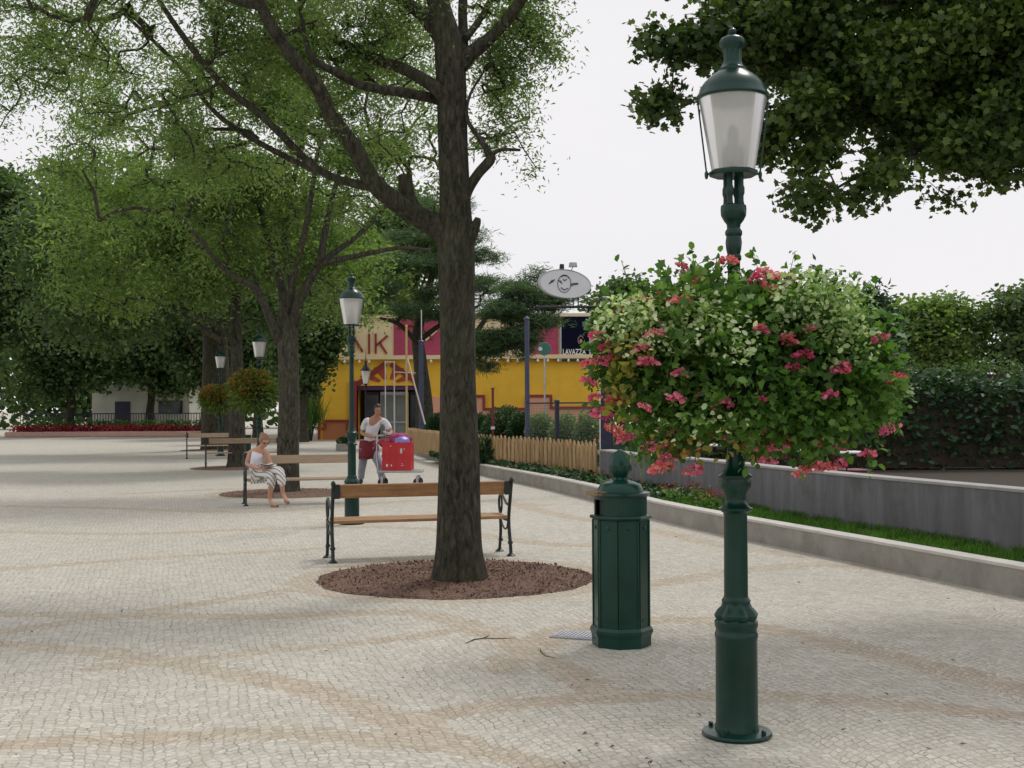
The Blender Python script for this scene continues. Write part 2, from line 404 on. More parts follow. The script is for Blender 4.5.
def make_ground():
    segs = []
    for p, w in bands:
        q = catmull([gp(*x) for x in p], 5)
        segs.append((np.array([(v.x, v.y) for v in q]), w * .78))
    V = []; Fc = []; val = []
    def grid(x0, x1, y0, y1, st):
        nx, ny = int(round((x1 - x0) / st)), int(round((y1 - y0) / st))
        X, Y = np.meshgrid(np.linspace(x0, x1, nx + 1), np.linspace(y0, y1, ny + 1))
        P = np.stack([X.ravel(), Y.ravel()], 1).astype(np.float32)
        best = np.full(len(P), -1.0)
        for q, w in segs:
            for a, b in zip(q[:-1], q[1:]):
                near = (P[:, 0] > min(a[0], b[0]) - 2 * w) & (P[:, 0] < max(a[0], b[0]) + 2 * w) & (P[:, 1] > min(a[1], b[1]) - 2 * w) & (P[:, 1] < max(a[1], b[1]) + 2 * w)
                if not near.any(): continue
                R_ = P[near]; d = b - a; t = np.clip(((R_ - a) @ d) / (d @ d + 1e-9), 0, 1)
                ds = np.sqrt((((a + t[:, None] * d) - R_) ** 2).sum(1)); best[near] = np.maximum(best[near], 1 - ds / w)
        for c, r in RINGS:
            ds = np.abs(np.sqrt(((P - np.array(c)) ** 2).sum(1)) - (r + .13)); best = np.maximum(best, np.maximum(-1, 1 - ds / .17))
        b0 = sum(len(v) for v in V)
        V.append(np.stack([P[:, 0], P[:, 1], np.zeros(len(P))], 1)); val.append(best)
        idx = (np.arange(ny)[:, None] * (nx + 1) + np.arange(nx)[None]).ravel() + b0
        Fc.append(np.stack([idx, idx + 1, idx + nx + 2, idx + nx + 1], 1))
    grid(-10, 8.8, 4, 14, .04); grid(-18, 8.8, 14, 32, .09)
    for x0, x1, y0, y1 in ((-900, -10, -60, 14), (-10, 8.8, -60, 4), (8.8, 900, -60, 32), (-900, -18, 14, 32), (-900, 900, 32, 1500)):
        b0 = sum(len(v) for v in V); V.append(np.array([(x0, y0, 0), (x1, y0, 0), (x1, y1, 0), (x0, y1, 0)], float)); val.append(np.full(4, -1.0)); Fc.append(np.array([[b0, b0 + 1, b0 + 2, b0 + 3]]))
    V_ = np.concatenate(V).astype(np.float32); F_ = np.concatenate(Fc).astype(np.int32)
    me = bpy.data.meshes.new('ground'); me.vertices.add(len(V_)); me.vertices.foreach_set('co', V_.ravel()); me.loops.add(F_.size); me.loops.foreach_set('vertex_index', F_.ravel())
    me.polygons.add(len(F_)); me.polygons.foreach_set('loop_start', np.arange(len(F_), dtype=np.int32) * 4); me.polygons.foreach_set('loop_total', np.full(len(F_), 4, dtype=np.int32))
    me.update(calc_edges=True)
    at_ = me.attributes.new('band', 'FLOAT', 'POINT'); at_.data.foreach_set('value', np.concatenate(val).astype(np.float32))
    me.materials.append(PAVE)
    o = bpy.data.objects.new('ground', me); col.objects.link(o); o['kind'] = 'structure'
def mulch(c, r, chips):
    RINGS.append((c, r))
    mb = MB(); n = 90; rings = 10; V = [(c[0], c[1], .035)]; Fc = []
    for i in range(1, rings + 1):
        for k in range(n):
            a = 2 * PI * k / n; rr = r * i / rings * (1 if i < rings else 1 + .012 * math.sin(7 * a) + .008 * math.sin(19 * a + 1))
            z = .035 - .024 * (i / rings) ** 4 + .008 * noise.noise(Vector((c[0] + rr * math.cos(a) * 5, c[1] + rr * math.sin(a) * 5, 0)))
            if i == rings: z = .003
            V.append((c[0] + rr * math.cos(a), c[1] + rr * math.sin(a), z))
    for k in range(n): Fc.append((0, 1 + k, 1 + (k + 1) % n))
    for i in range(rings - 1):
        for k in range(n):
            j = (k + 1) % n; Fc.append((1 + i * n + k, 1 + (i + 1) * n + k, 1 + (i + 1) * n + j, 1 + i * n + j))
    mb.add(V, Fc, True); o = mb.build('mulch_bed', MULCH); o['kind'] = 'structure'
    if chips:
        a = rng.uniform(0, 2 * PI, chips); rr = r * np.sqrt(rng.uniform(0, 1.0, chips)) * 1.005
        P = np.stack([c[0] + rr * np.cos(a), c[1] + rr * np.sin(a), .037 - .030 * (rr / r) ** 4], 1)
        V = leaves(P, 'oval', .021, .013, 0, 3, .1, .6)
        tag(fast_mesh('mulch_chips', V, 6, CHIP), kind='stuff')
C1 = gp(455.6, 578.0); C1 = (C1.x, C1.y)
b2 = gp(287, 493); b3 = gp(237, 468); b4 = gp(216, 450)
mulch(C1, 1.29, 12000)
mulch((b2.x + .05, b2.y - .1), 1.29, 1500)
mulch((b3.x, b3.y), 1.25, 0); mulch((b4.x, b4.y - .3), 1.3, 0)
make_ground()

# kerb line
K = [Vector((8.6, -4, 0)), Vector((6.35, 3.5, 0)), gp(846, 561), gp(720, 534.5), gp(648, 517.7), gp(598, 502.3), gp(540, 488), gp(478, 474.4), gp(440, 462), gp(412, 453), gp(404, 447)]
def offset_line(L, d):
    o = []
    for i, p in enumerate(L):
        t = L[min(i + 1, len(L) - 1)] - L[max(i - 1, 0)]; t.z = 0; t.normalize()
        o.append(Vector((p.x + t.y * d, p.y - t.x * d, 0)))
    return o
def strip_wall(name, line, w, z0, z1, m, parent=None, bev=0, kind=None):
    A = line; B = offset_line(line, w); n = len(A)
    mb = MB(); V = []; Fc = []
    for i in range(n):
        V += [(A[i].x, A[i].y, z0), (B[i].x, B[i].y, z0), (B[i].x, B[i].y, z1), (A[i].x, A[i].y, z1)]
    for i in range(n - 1):
        a = 4 * i; b = a + 4
        for k in range(4): Fc.append((a + k, a + (k + 1) % 4, b + (k + 1) % 4, b + k))
    Fc += [(3, 2, 1, 0), (4 * n - 4, 4 * n - 3, 4 * n - 2, 4 * n - 1)]
    mb.add(V, Fc)
    o = mb.build(name, m, parent, bevel=bev)
    if kind: o['kind'] = kind
    return o
Kd = catmull(K, 4)
strip_wall('kerb', Kd, .17, -.05, .228, KERBM, kind='structure')
strip_wall('kerb_capping', offset_line(Kd, -.012), .20, .229, .262, KERBT, bev=.008, kind='structure')
Ki = offset_line(Kd, .165)
sheet('raised_ground', [(p.x, p.y) for p in Ki] + [(-3.6, 62.0), (60, 62.0), (60, -4)], .195, SOIL)

# low concrete wall
W = [Vector((7.9, -4, 0)), Vector((6.1, 7, 0)), gp(846, 525, .2), gp(750, 508, .2), gp(690, 497, .2), gp(640, 490, .2), gp(600, 481.5, .2)]
for p in W: p.z = 0
Wd = catmull(W, 3)
lw = thing('low_wall', 'grey concrete retaining wall with pale capping behind the kerb bed', 'wall')
strip_wall('wall', Wd, .22, .1, .765, CONC, lw)
strip_wall('capping', offset_line(Wd, -.012), .25, .767, .80, CAPM, lw, bev=.006)

# ---------------------------------------------------------------- plants by the kerb
def between(A, B, t, u):
    """point at fraction t along, u across two polylines"""
    def lerp(Ls, t):
        n = len(Ls) - 1; i = min(int(t * n), n - 1); f = t * n - i
        return Ls[i].lerp(Ls[i + 1], f)
    a, b = lerp(A, t), lerp(B, t); return a.lerp(b, u)
def line_at_y(Ls, y):
    for i in range(len(Ls) - 1):
        a, b = Ls[i], Ls[i + 1]
        if (a.y - y) * (b.y - y) <= 0 and a.y != b.y:
            return a.x + (b.x - a.x) * (y - a.y) / (b.y - a.y)
    return Ls[-1].x
N = 42000
ys = 5 + (18.2 - 5) * rng.random(N)
xa = np.array([line_at_y(Kd, y) for y in ys]) + .19; xb = np.array([line_at_y(Wd, y) for y in ys]) - .02
P = np.stack([xa + (xb - xa) * rng.random(N), ys, np.full(N, .2)], 1)
P = P[[noise.noise(Vector(p) * 3.5) > -.22 for p in P]]; N = len(P)
dirs = rng.normal(size=(N, 3)) * .5; dirs[:, 2] = 3
tag(fast_mesh('grass', leaves(P, 'needle', .07, .008, -.5, .1, .2, .4, dirs), 4, GRASS), kind='stuff')
strip_poly = [Vector((line_at_y(Kd, y) + .17, y, 0)) for y in np.linspace(4, 18.2, 20)] + [Vector((line_at_y(Wd, y) + .02, y, 0)) for y in np.linspace(18.2, 4, 20)]
sheet('lawn_strip', [(p.x, p.y) for p in strip_poly], .201, GRASSG)
# fence line
FL = [gp(599, 480.6, .2), gp(560, 474.5, .2), gp(520, 469.5, .2), gp(480, 464.6, .2), gp(440, 457.5, .2), gp(408, 449.5, .2)]
for p in FL: p.z = 0
FLd = catmull(FL, 6)
N = 9000
ys = 18.0 + (36 - 18.0) * rng.random(N)
def rightedge(y):
    if y < FLd[0].y: return line_at_y(Wd, y)
    return line_at_y(FLd, y)
xa = np.array([line_at_y(Kd, y) for y in ys]) + .2; xb = np.array([rightedge(y) for y in ys]) - .05
P = np.stack([xa + (xb - xa) * rng.random(N) ** .8, ys, .2 + .12 * rng.random(N)], 1)
tag(fast_mesh('ground_cover', leaves(P, 'oval', .10, .07, -.1, .8), 6, HEDGE), kind='stuff')

def puff(c, r, n, shape, L, W_, m, name, parent, shell=.45, droop=.1, up=.5):
    """foliage through an ellipsoid's outer volume"""
    u = rng.normal(size=(n, 3)); u /= np.linalg.norm(u, axis=1)[:, None]
    rad = (1 - shell * rng.random(n) ** 1.6)
    lump = np.array([1 + .16 * noise.noise(Vector(x * 2.2) + Vector(c)) + .10 * noise.noise(Vector(x * 5.5) + Vector(c)) for x in u])
    P = np.array(c) + u * (rad * lump)[:, None] * np.array(r)
    P[:, 2] = np.maximum(P[:, 2], .03)
    return fast_mesh(name, leaves(P, shape, L, W_, droop, up, dirs=u.copy()), len(SH[shape]), m, parent)

# bedding plants: red flowering clumps between kerb and wall, darker upright ones by the fence
def bedding(label, pet, loc, h=.22):
    t = thing('bedding_plant', label, 'plant', loc, group='bedding plants in the kerb bed')
    puff((0, 0, h * .45), (.13, .13, h * .5), 90, 'oval', .07, .045, LEAFG if pet is REDP else HEDGE, 'foliage', t, .9)
    n = 12; P = rng.normal(size=(n, 3)) * np.array([.07, .07, .03]) + np.array([0, 0, h])
    fast_mesh('blossom', leaves(P, 'oval', .038, .034, 0, 1.0), 6, pet, t)
    return t
proto = bedding('small leafy plant with dark red flowers in the bed under the grey wall', REDP, (0, 0, .2))
spots = []
for i in range(9):
    y = 16.2 + i * .3 + random.uniform(-.05, .05); x0 = line_at_y(Kd, y) + .3; x1 = line_at_y(Wd, y) - .15
    spots.append((random.uniform(x0, x1), y))
for i, (x, y) in enumerate(spots):
    o = proto if i == 0 else copy_tree(proto)
    o.location = (x, y, .2); o.rotation_euler.z = random.uniform(0, 6); s = random.uniform(.8, 1.25); o.scale = (s, s, s)
proto = bedding('low leafy bedding plant with red blossom at the foot of the picket fence', DRED if False else REDP, (0, 0, .2), .16)
for i in range(14):
    y = 19.6 + i * .75 + random.uniform(-.2, .2); x0 = line_at_y(Kd, y) + .35; x1 = rightedge(y) - .15
    o = proto if i == 0 else copy_tree(proto)
    o.location = (random.uniform(x0, max(x1, x0 + .05)), y, .2); s = random.uniform(.7, 1.2); o.scale = (s, s, s); o.rotation_euler.z = random.uniform(0, 6)
    o['group'] = 'bedding plants by the picket fence'
t = thing('spiky_shrub', 'dark upright leafy shrub at the fence foot beside the big tree trunk', 'shrub', gp(484, 466, .2))
puff((0, 0, .28), (.38, .3, .36), 900, 'lance', .16, .04, HEDGE, 'foliage', t, .9, -.4, .2)
mb = MB()
for k in range(6): mb.tube([(0, 0, 0), (random.uniform(-.1, .1), random.uniform(-.1, .1), .3), (random.uniform(-.25, .25), random.uniform(-.2, .2), .75)], [.012, .008, .004], 5)
mb.build('stem', BARK, t)

# ---------------------------------------------------------------- picket fence
pf = thing('picket_fence', 'wooden picket fence of pointed upright boards between bed and hedges', 'fence')
mb = MB(); rl = MB(); ps = MB()
# walk along the line at even spacing
dist = 0; acc = 0.0; prev = FLd[0]; pitch = .235; pts = []
for i in range(1, len(FLd)):
    a, b = FLd[i - 1], FLd[i]; d = (b - a).length; t = pitch - acc
    while t <= d:
        pts.append((a.lerp(b, t / d), math.atan2(b.y - a.y, b.x - a.x))); t += pitch
    acc = (d - (t - pitch))
for i, (p, a) in enumerate(pts):
    w = .178 * random.uniform(.9, 1.05); h = .73 + random.uniform(-.015, .02)
    Mx = Matrix.Translation((p.x, p.y, .205)) @ Matrix.Rotation(a, 4, 'Z') @ Matrix.Rotation(random.uniform(-.012, .012), 4, 'Y')
    mb.prism([(-w / 2, 0), (w / 2, 0), (w / 2, h - .10), (w * .10, h), (-w * .10, h), (-w / 2, h - .10)], -.011, .011, 'y', Mx)
mb.build('pickets', PICKET, pf)
Fo = offset_line(FLd, .016)
strip_wall('rail', Fo, .035, .36, .43, PICKET, pf); strip_wall('rail', Fo, .035, .70, .77, PICKET, pf)
for i in range(0, len(pts), 9):
    p, a = pts[i]; q = MB(); q.box((p.x + .09 * math.sin(-a) * -1, p.y + .0, .55), (.07, .07, .72), a)
    o = q.build('post', PICKET, pf); o.location = Vector((math.cos(a - PI / 2), math.sin(a - PI / 2), 0)) * -.0
    o.location = (math.sin(a) * .09 * (1 if math.sin(a) > 0 else -1), .05, 0)

# ---------------------------------------------------------------- street lamps
def make_lamp(label, loc, scale=1.0, lean=0):
    t = thing('street_lamp', label, 'street lamp', loc, group='green lantern lamp posts along the promenade')
    k = 1 / 205
    z = lambda y: (735 - y) * k
    # flange
    mb = MB(); mb.lathe([(.165, 0), (.17, .012), (.165, .022), (.12, .028), (.11, .03)], 40)
    for i in range(4):
        a = PI / 4 + i * PI / 2; mb.lathe([(.012, .024), (.012, .042), (.006, .046)], 6, (.142 * math.cos(a), .142 * math.sin(a), 0))
    mb.build('flange', GREEN, t)
    r = lambda px: px * k
    mb = MB()
    mb.lathe([(r(22), .03), (r(21.5), .05), (r(21), .06), (r(20.6), z(640)), (r(21.4), z(637)), (r(21.4), z(634)), (r(20.4), z(632)), (r(20.4), z(628)), (r(21.5), z(626)), (r(21.5), z(622)), (r(19), z(619))], 40)
    mb.build('base', GREEN, t)
    def leafy(an, zz): return 1 + .16 * (abs(math.cos(4 * an)) - .4) * (1 if z(621) < zz < z(604) else 0)
    mb = MB()
    mb.lathe([(r(19), z(619)), (r(20), z(617)), (r(20.5), z(615)), (r(18), z(611)), (r(15), z(608)), (r(13.5), z(605)), (r(14), z(603)), (r(14.5), z(601)), (r(13), z(599)), (r(12), z(597))], 64, mod=leafy)
    mb.build('collar', GREEN, t)
    def flut(an, zz): return 1 - .02 * (.5 + .5 * math.cos(16 * an))
    mb = MB()
    mb.lathe([(r(12), z(597)), (r(11.8), z(560)), (r(11.6), z(517)), (r(12.4), z(514)), (r(16.5), z(511)), (r(17), z(509)), (r(13), z(507)), (r(11), z(503)), (r(10.5), z(498)), (r(13), z(493)), (r(15.5), z(488)), (r(16), z(483)), (r(15.5), z(480)), (r(17), z(478)), (r(17), z(476.5)), (r(13), z(474)), (r(10.5), z(469)), (r(9), z(462)), (r(8), z(452)), (r(7.5), z(440)), (r(7.2), z(400)), (r(6.8), z(340)), (r(6.3), z(290)), (r(6.2), z(262)), (r(7.6), z(260)), (r(7.6), z(257)), (r(6.4), z(255)), (r(7.6), z(250)), (r(8.3), z(243)), (r(7.4), z(237)), (r(8.6), z(235)), (r(8.6), z(232)), (r(6.6), z(229)), (r(7), z(225)), (r(10), z(221)), (r(12.6), z(216)), (r(13), z(210)), (r(12.6), z(206)), (r(11), z(205))], 48, mod=flut)
    mb.build('post', GREEN, t)
    for i in range(4):
        a = PI / 4 + i * PI / 2; x, y = r(8) * math.cos(a), r(8) * math.sin(a)
        m2 = MB(); m2.lathe([(r(3.6), z(205)), (r(3), z(202)), (r(3), z(197)), (r(4), z(194)), (r(4), z(189)), (r(3), z(186)), (r(3), z(176))], 12, (x, y, 0)); m2.build('bracket', GREEN, t)
    mb = MB(); mb.lathe([(r(8), z(176.5)), (r(23.5), z(176)), (r(24.6), z(173.5)), (r(24), z(171)), (r(21), z(170.5))], 8, ph=.5)
    for i in range(2):
        a = i * PI - R(8)
        mb.lathe([(r(1.2), z(179)), (r(2), z(176)), (r(2), z(173)), (r(1), z(171))], 8, (r(27) * math.cos(a), r(27) * math.sin(a), 0))
        mb.box((r(24.5) * math.cos(a), r(24.5) * math.sin(a), z(174)), (r(6), r(2), r(2)), a)
    mb.build('lantern_base', GREEN, t)
    mb = MB(); mb.lathe([(r(21.5), z(171)), (r(34), z(98))], 32, caps=False)
    mb.build('lantern_glass', LGLASS, t)
    for i in range(2):
        a = i * PI - R(8); q = MB()
        q.tube([(r(35.5) * math.cos(a), r(35.5) * math.sin(a), z(100)), (r(26.8) * math.cos(a), r(26.8) * math.sin(a), z(174))], .0042, 6); q.build('stay_rod', GREEN, t)
    mb = MB(); mb.lathe([(r(6), z(170)), (r(10.5), z(168)), (r(11), z(150)), (r(9), z(146)), (r(3), z(145))], 20); mb.lathe([(r(5), z(145)), (r(6), z(135)), (r(5), z(128)), (r(1), z(124))], 16)
    mb.build('bulb_housing', GEAR, t)
    mb = MB()
    mb.lathe([(r(33), z(99)), (r(36.2), z(99)), (r(37), z(97)), (r(36.2), z(95)), (r(34.5), z(93)), (r(33), z(88)), (r(29), z(82)), (r(23), z(76)), (r(17), z(72)), (r(14.5), z(70)), (r(14.5), z(68)), (r(11.5), z(66)), (r(10), z(62))], 40)
    mb.build('lantern_hood', GREEN, t)
    def fl2(an, zz): return 1 + .05 * math.cos(10 * an) * (1 if z(63) < zz < z(47) else 0)
    mb = MB(); mb.lathe([(r(10), z(64)), (r(9.3), z(60)), (r(9.3), z(49)), (r(11.5), z(46)), (r(13), z(43)), (r(13), z(40)), (r(11), z(37)), (r(6), z(34.5)), (r(3), z(33)), (r(4.2), z(31)), (r(4), z(28.5)), (r(1.5), z(26.5)), (.001, z(24))], 40, mod=fl2)
    mb.build('chimney', GREEN, t)
    return t
m_, nt, out = newmat('frosted_lantern_glass')
d = nd(nt, 'ShaderNodeBsdfDiffuse'); d.inputs[0].default_value = (.80, .80, .77, 1)
tr = nd(nt, 'ShaderNodeBsdfTranslucent'); tr.inputs[0].default_value = (.95, .95, .92, 1)
tp = nd(nt, 'ShaderNodeBsdfTransparent'); gl = nd(nt, 'ShaderNodeBsdfGlossy', Roughness=.35)
a1 = nd(nt, 'ShaderNodeMixShader', Fac=.72); nt.links.new(d.outputs[0], a1.inputs[1]); nt.links.new(tr.outputs[0], a1.inputs[2])
a2 = nd(nt, 'ShaderNodeMixShader', Fac=.16); nt.links.new(a1.outputs[0], a2.inputs[1]); nt.links.new(tp.outputs[0], a2.inputs[2])
fr = nd(nt, 'ShaderNodeFresnel'); a3 = nd(nt, 'ShaderNodeMixShader'); nt.links.new(fr.outputs[0], a3.inputs[0]); nt.links.new(a2.outputs[0], a3.inputs[1]); nt.links.new(gl.outputs[0], a3.inputs[2])
nt.links.new(a3.outputs[0], out.inputs[0]); LGLASS = m_
GEAR = M('lamp_gear', (.14, .14, .14), .5, .1)
L1 = make_lamp('nearest lamp post, tall green cast iron, wrapped by the big pink flower basket', gp(737, 735))
L1.rotation_euler = (0, R(.12), R(8))
def lampcopy(label, loc, s=1.0):
    o = copy_tree(L1); o.location = loc; o.scale = (s, s, s); o.rotation_euler = (0, 0, R(8) + random.uniform(-.1, .1)); o['label'] = label
    return o
L2p = gp(352, 524); L2 = lampcopy('green lantern lamp post without flowers, standing behind the nearest bench', L2p)
L3p = gp(259.5, 473); L3 = lampcopy('green lantern lamp post with orange flower basket, left of the second tree', L3p, 1.045)
L4p = gp(220.5, 456); L4 = lampcopy('smallest, farthest green lantern lamp post, in front of the thick dark trunk', L4p, 1.08)

# ---------------------------------------------------------------- flower baskets
def flower_head(pet, n=34, r=.05):
    u = rng.normal(size=(n, 3)); u[:, 2] = np.abs(u[:, 2]) * .9 - .25; u /= np.linalg.norm(u, axis=1)[:, None]
    P = u * r * rng.uniform(.5, 1.0, n)[:, None] * np.array([1, 1, .75])
    V = leaves(P, 'oval', .024, .021, .0, .1, .2, .3, dirs=u * 1.5)
    return V
bk = thing('flower_basket', 'big basket of pink geraniums and trailing leaves around the nearest lamp post', 'flower basket', (L1.location.x, L1.location.y, 1.2))
Yb = L1.location.y
def lobe(px, py, rx, ry, rz, dy):
    p = at(px, py, Yb + dy); s = F / (Yb + dy)
    return (np.array(p) - np.array(bk.location), np.array((rx / s, rz, ry / s)))
lobes = [lobe(652, 352, 58, 60, .33, 0), lobe(700, 345, 60, 75, .33, -.12), lobe(735, 352, 62, 70, .36, .12), lobe(790, 352, 62, 66, .36, -.05), lobe(830, 362, 54, 74, .34, .05),
         lobe(664, 430, 24, 34, .16, -.05), lobe(700, 405, 62, 42, .26, -.16), lobe(800, 415, 66, 44, .28, -.1), lobe(632, 350, 30, 44, .22, 0), lobe(866, 380, 34, 50, .25, 0), lobe(760, 395, 60, 45, .3, -.2),
         lobe(800, 312, 42, 24, .22, 0), lobe(690, 306, 34, 20, .2, 0)]
vol = np.array([l[1].prod() for l in lobes]); pr = vol / vol.sum()
def sample_lobes(n, lo=.55, hi=1.03, ls=None):
    idx = rng.choice(len(lobes), n, p=pr) if ls is None else rng.choice(ls, n)
    u = rng.normal(size=(n, 3)); u /= np.linalg.norm(u, axis=1)[:, None]
    rad = rng.uniform(lo ** 2, hi ** 2, n) ** .5
    lump = np.array([1 + .42 * noise.noise(Vector(x * 2.9) + Vector((float(i), 0, 0))) for x, i in zip(u, idx)])
    C = np.array([lobes[i][0] for i in idx]); RR = np.array([lobes[i][1] for i in idx])
    return C + u * RR * (rad * lump)[:, None], u
P, u = sample_lobes(14500, .4)
fast_mesh('foliage', leaves(P, 'lobed', .043, .038, .15, .5, .25, .4, dirs=u * .8), 10, LEAFG, bk)
# sprigs that stick out
sp = []; sd = []; smb = MB()
for i in range(150):
    q, w = sample_lobes(1, .9, 1.0); q = q[0]; w = w[0] + np.array([0, 0, .35]); 
    if i % 3 == 0: w = w + np.array([0, 0, -1.1])
    w /= np.linalg.norm(w); ln = random.uniform(.06, .17)
    smb.tube([Vector(q), Vector(q + w * ln * .5 + np.array([0, 0, .01])), Vector(q + w * ln)], [.0025, .002, .0012], 4)
    for j in range(9):
        sp.append(q + w * ln * (j / 8) + rng.normal(size=3) * .012); sd.append(w)
for (px, py, h_) in [(688, 280, 22), (697, 276, 30), (705, 282, 16), (640, 305, 20), (628, 312, 14), (762, 275, 26), (770, 280, 18), (786, 276, 26), (800, 282, 14), (812, 285, 20), (715, 285, 14), (750, 282, 12), (655, 298, 12), (838, 285, 16)]:
    q = np.array(at(px, py + 12, Yb - .08) - bk.location); w = np.array([random.uniform(-.25, .25), random.uniform(-.2, .2), 1.0]); w /= np.linalg.norm(w); ln = (h_ + 10) / 205
    smb.tube([Vector(q), Vector(q + w * ln * .5), Vector(q + w * ln)], [.002, .0016, .001], 4)
    for j in range(12): sp.append(q + w * ln * (.25 + .75 * j / 11) + rng.normal(size=3) * .012); sd.append(w)
for i in range(46):
    px = random.choice((random.uniform(625, 700), random.uniform(745, 890))); py = random.uniform(405, 440); ln = random.uniform(.08, .2)
    q = np.array(at(px, py, Yb + random.uniform(-.25, .1)) - bk.location); w = np.array([random.uniform(-.3, .3), random.uniform(-.2, .2), -1.0]); w /= np.linalg.norm(w)
    smb.tube([Vector(q), Vector(q + w * ln * .5 + np.array([.01, 0, 0])), Vector(q + w * ln)], [.002, .0016, .001], 4)
    for j in range(8): sp.append(q + w * ln * (.1 + .9 * j / 7) + rng.normal(size=3) * .014); sd.append(w)
for i in range(30):
    px = random.choice((random.uniform(588, 612), random.uniform(885, 905))); py = random.uniform(310, 420); ln = random.uniform(.06, .13)
    q = np.array(at(px + (14 if px < 700 else -14), py, Yb + random.uniform(-.15, .1)) - bk.location); w = np.array([-1.0 if px < 700 else 1.0, random.uniform(-.3, .3), random.uniform(-.5, .5)]); w /= np.linalg.norm(w)
    smb.tube([Vector(q), Vector(q + w * ln)], [.002, .001], 4)
    for j in range(7): sp.append(q + w * ln * (.1 + .9 * j / 6) + rng.normal(size=3) * .012); sd.append(w)
smb.build('stems', LEAFG, bk)
fast_mesh('sprig_leaves', leaves(np.array(sp), 'oval', .036, .028, .1, .4, .2, .4, dirs=np.array(sd) * .5), 6, LEAFG, bk)
# variegated trailing foliage: top left, centre, right
def vlobe(px, py, r_, n, dy):
    c = np.array(at(px, py, Yb + dy)) - np.array(bk.location)
    return c + np.clip(rng.normal(size=(n, 3)), -1.7, 1.7) * np.array([r_[0] / 205, .06, r_[1] / 205])
VP = np.concatenate([vlobe(640, 318, (24, 12), 620, -.25), vlobe(665, 338, (26, 10), 330, -.32), vlobe(815, 302, (22, 16), 700, -.30), vlobe(840, 330, (18, 20), 450, -.32), vlobe(722, 328, (16, 10), 110, -.42), vlobe(735, 352, (12, 7), 70, -.45), vlobe(705, 308, (18, 9), 160, -.3), vlobe(700, 425, (25, 10), 50, -.4)])
fast_mesh('variegated_leaves', leaves(VP, 'oval', .028, .020, .05, .5, .2, .4), 6, LEAFV, bk)
YP = np.concatenate([vlobe(618, 390, (9, 18), 90, -.2), vlobe(628, 355, (10, 12), 60, -.28), vlobe(700, 445, (30, 8), 60, -.2)])
fast_mesh('yellow_leaves', leaves(YP, 'oval', .04, .032, .1, .5), 6, LEAFY, bk)
mb = MB(); mb.lathe([(.05, .30), (.22, .32), (.30, .42), (.34, .52), (.35, .53), (.33, .54), (.29, .44), (.2, .36), (.05, .34)], 28)
for i in range(3):
    a = i * 2.1; mb.tube([(.03 * math.cos(a), .03 * math.sin(a), .2), (.3 * math.cos(a), .3 * math.sin(a), .44)], .008, 6)
mb.build('basket_bowl', BLACKM, bk)
heads = []
for pet, nm in ((PINKP, 0), (CORALP, 1), (PINKP, 2)):
    heads.append(flower_head(pet, 70 if nm != 2 else 34, .043 if nm != 2 else .032))
hm = []
for V, pet in zip(heads, (PINKP, CORALP, PINKP)):
    o = fast_mesh('flower_head', V, 6, pet, bk); hm.append(o)
fl = [(728, 262, 1, 1), (686, 272, 1, .7), (700, 282, 1, 1), (665, 300, 0, 1.1), (681, 301, 1, .9), (682, 266, 0, .6), (618, 312, 0, .9), (598, 336, 0, .8), (612, 345, 0, 1), (622, 352, 0, .9), (655, 335, 0, 1), (641, 349, 0, 1.1), (648, 363, 0, 1), (612, 360, 1, .9), (600, 362, 0, 1), (587, 364, 1, .8), (588, 382, 0, .9), (681, 375, 2, 1), (675, 400, 2, 1.1), (645, 408, 0, .8), (616, 400, 1, 1), (602, 415, 0, 1.1), (765, 275, 0, 1.3), (772, 292, 0, 1), (785, 279, 1, 1), (757, 282, 0, 1), (761, 330, 0, .9), (788, 341, 1, 1), (803, 356, 0, 1), (795, 370, 0, 1.1), (842, 369, 0, 1), (831, 396, 2, 1), (723, 405, 0, 1), (668, 432, 0, 1.2), (669, 445, 1, 1), (662, 470, 1, 1.2), (667, 458, 0, 1), (694, 471, 0, 1.2), (716, 432, 1, 1), (757, 432, 1, 1), (749, 448, 0, .8), (778, 447, 0, 1), (768, 462, 0, .8), (803, 473, 1, 1), (823, 468, 1, 1), (840, 465, 0, 1), (760, 402, 2, .9), (735, 352, 2, .7), (880, 340, 0, 1), (895, 380, 1, 1), (890, 430, 0, 1.1), (868, 455, 0, 1), (700, 395, 2, .6), (626, 440, 0, .9), (640, 300, 0, .8), (810, 330, 2, .8), (604, 350, 0, .7), (594, 398, 0, .7), (630, 420, 0, .8), (650, 448, 0, .9), (612, 430, 1, .8), (785, 440, 1, .8), (730, 440, 0, .7), (690, 452, 1, .9), (815, 445, 0, .8)]
for i, (px, py, k_, s) in enumerate(fl):
    o = hm[k_] if not hm[k_].get('used') else hm[k_].copy()
    if not hm[k_].get('used'): hm[k_]['used'] = 1
    else: col.objects.link(o); o.parent = bk
    dy = -.36 if 300 < py < 430 and 620 < px < 860 else -.18
    if py < 300: dy = -.12
    if px < 640: dy = -.14
    o.location = at(px, py, Yb + dy) - bk.location; s *= .92 * random.uniform(.85, 1.1); o.scale = (s, s, s * .85)
    o.rotation_euler = (random.uniform(-.4, .4), random.uniform(-.4, .4), random.uniform(0, 6))
for o in hm:
    if 'used' in o: del o['used']
for o in list(bk.children):
    if 'used' in o: del o['used']
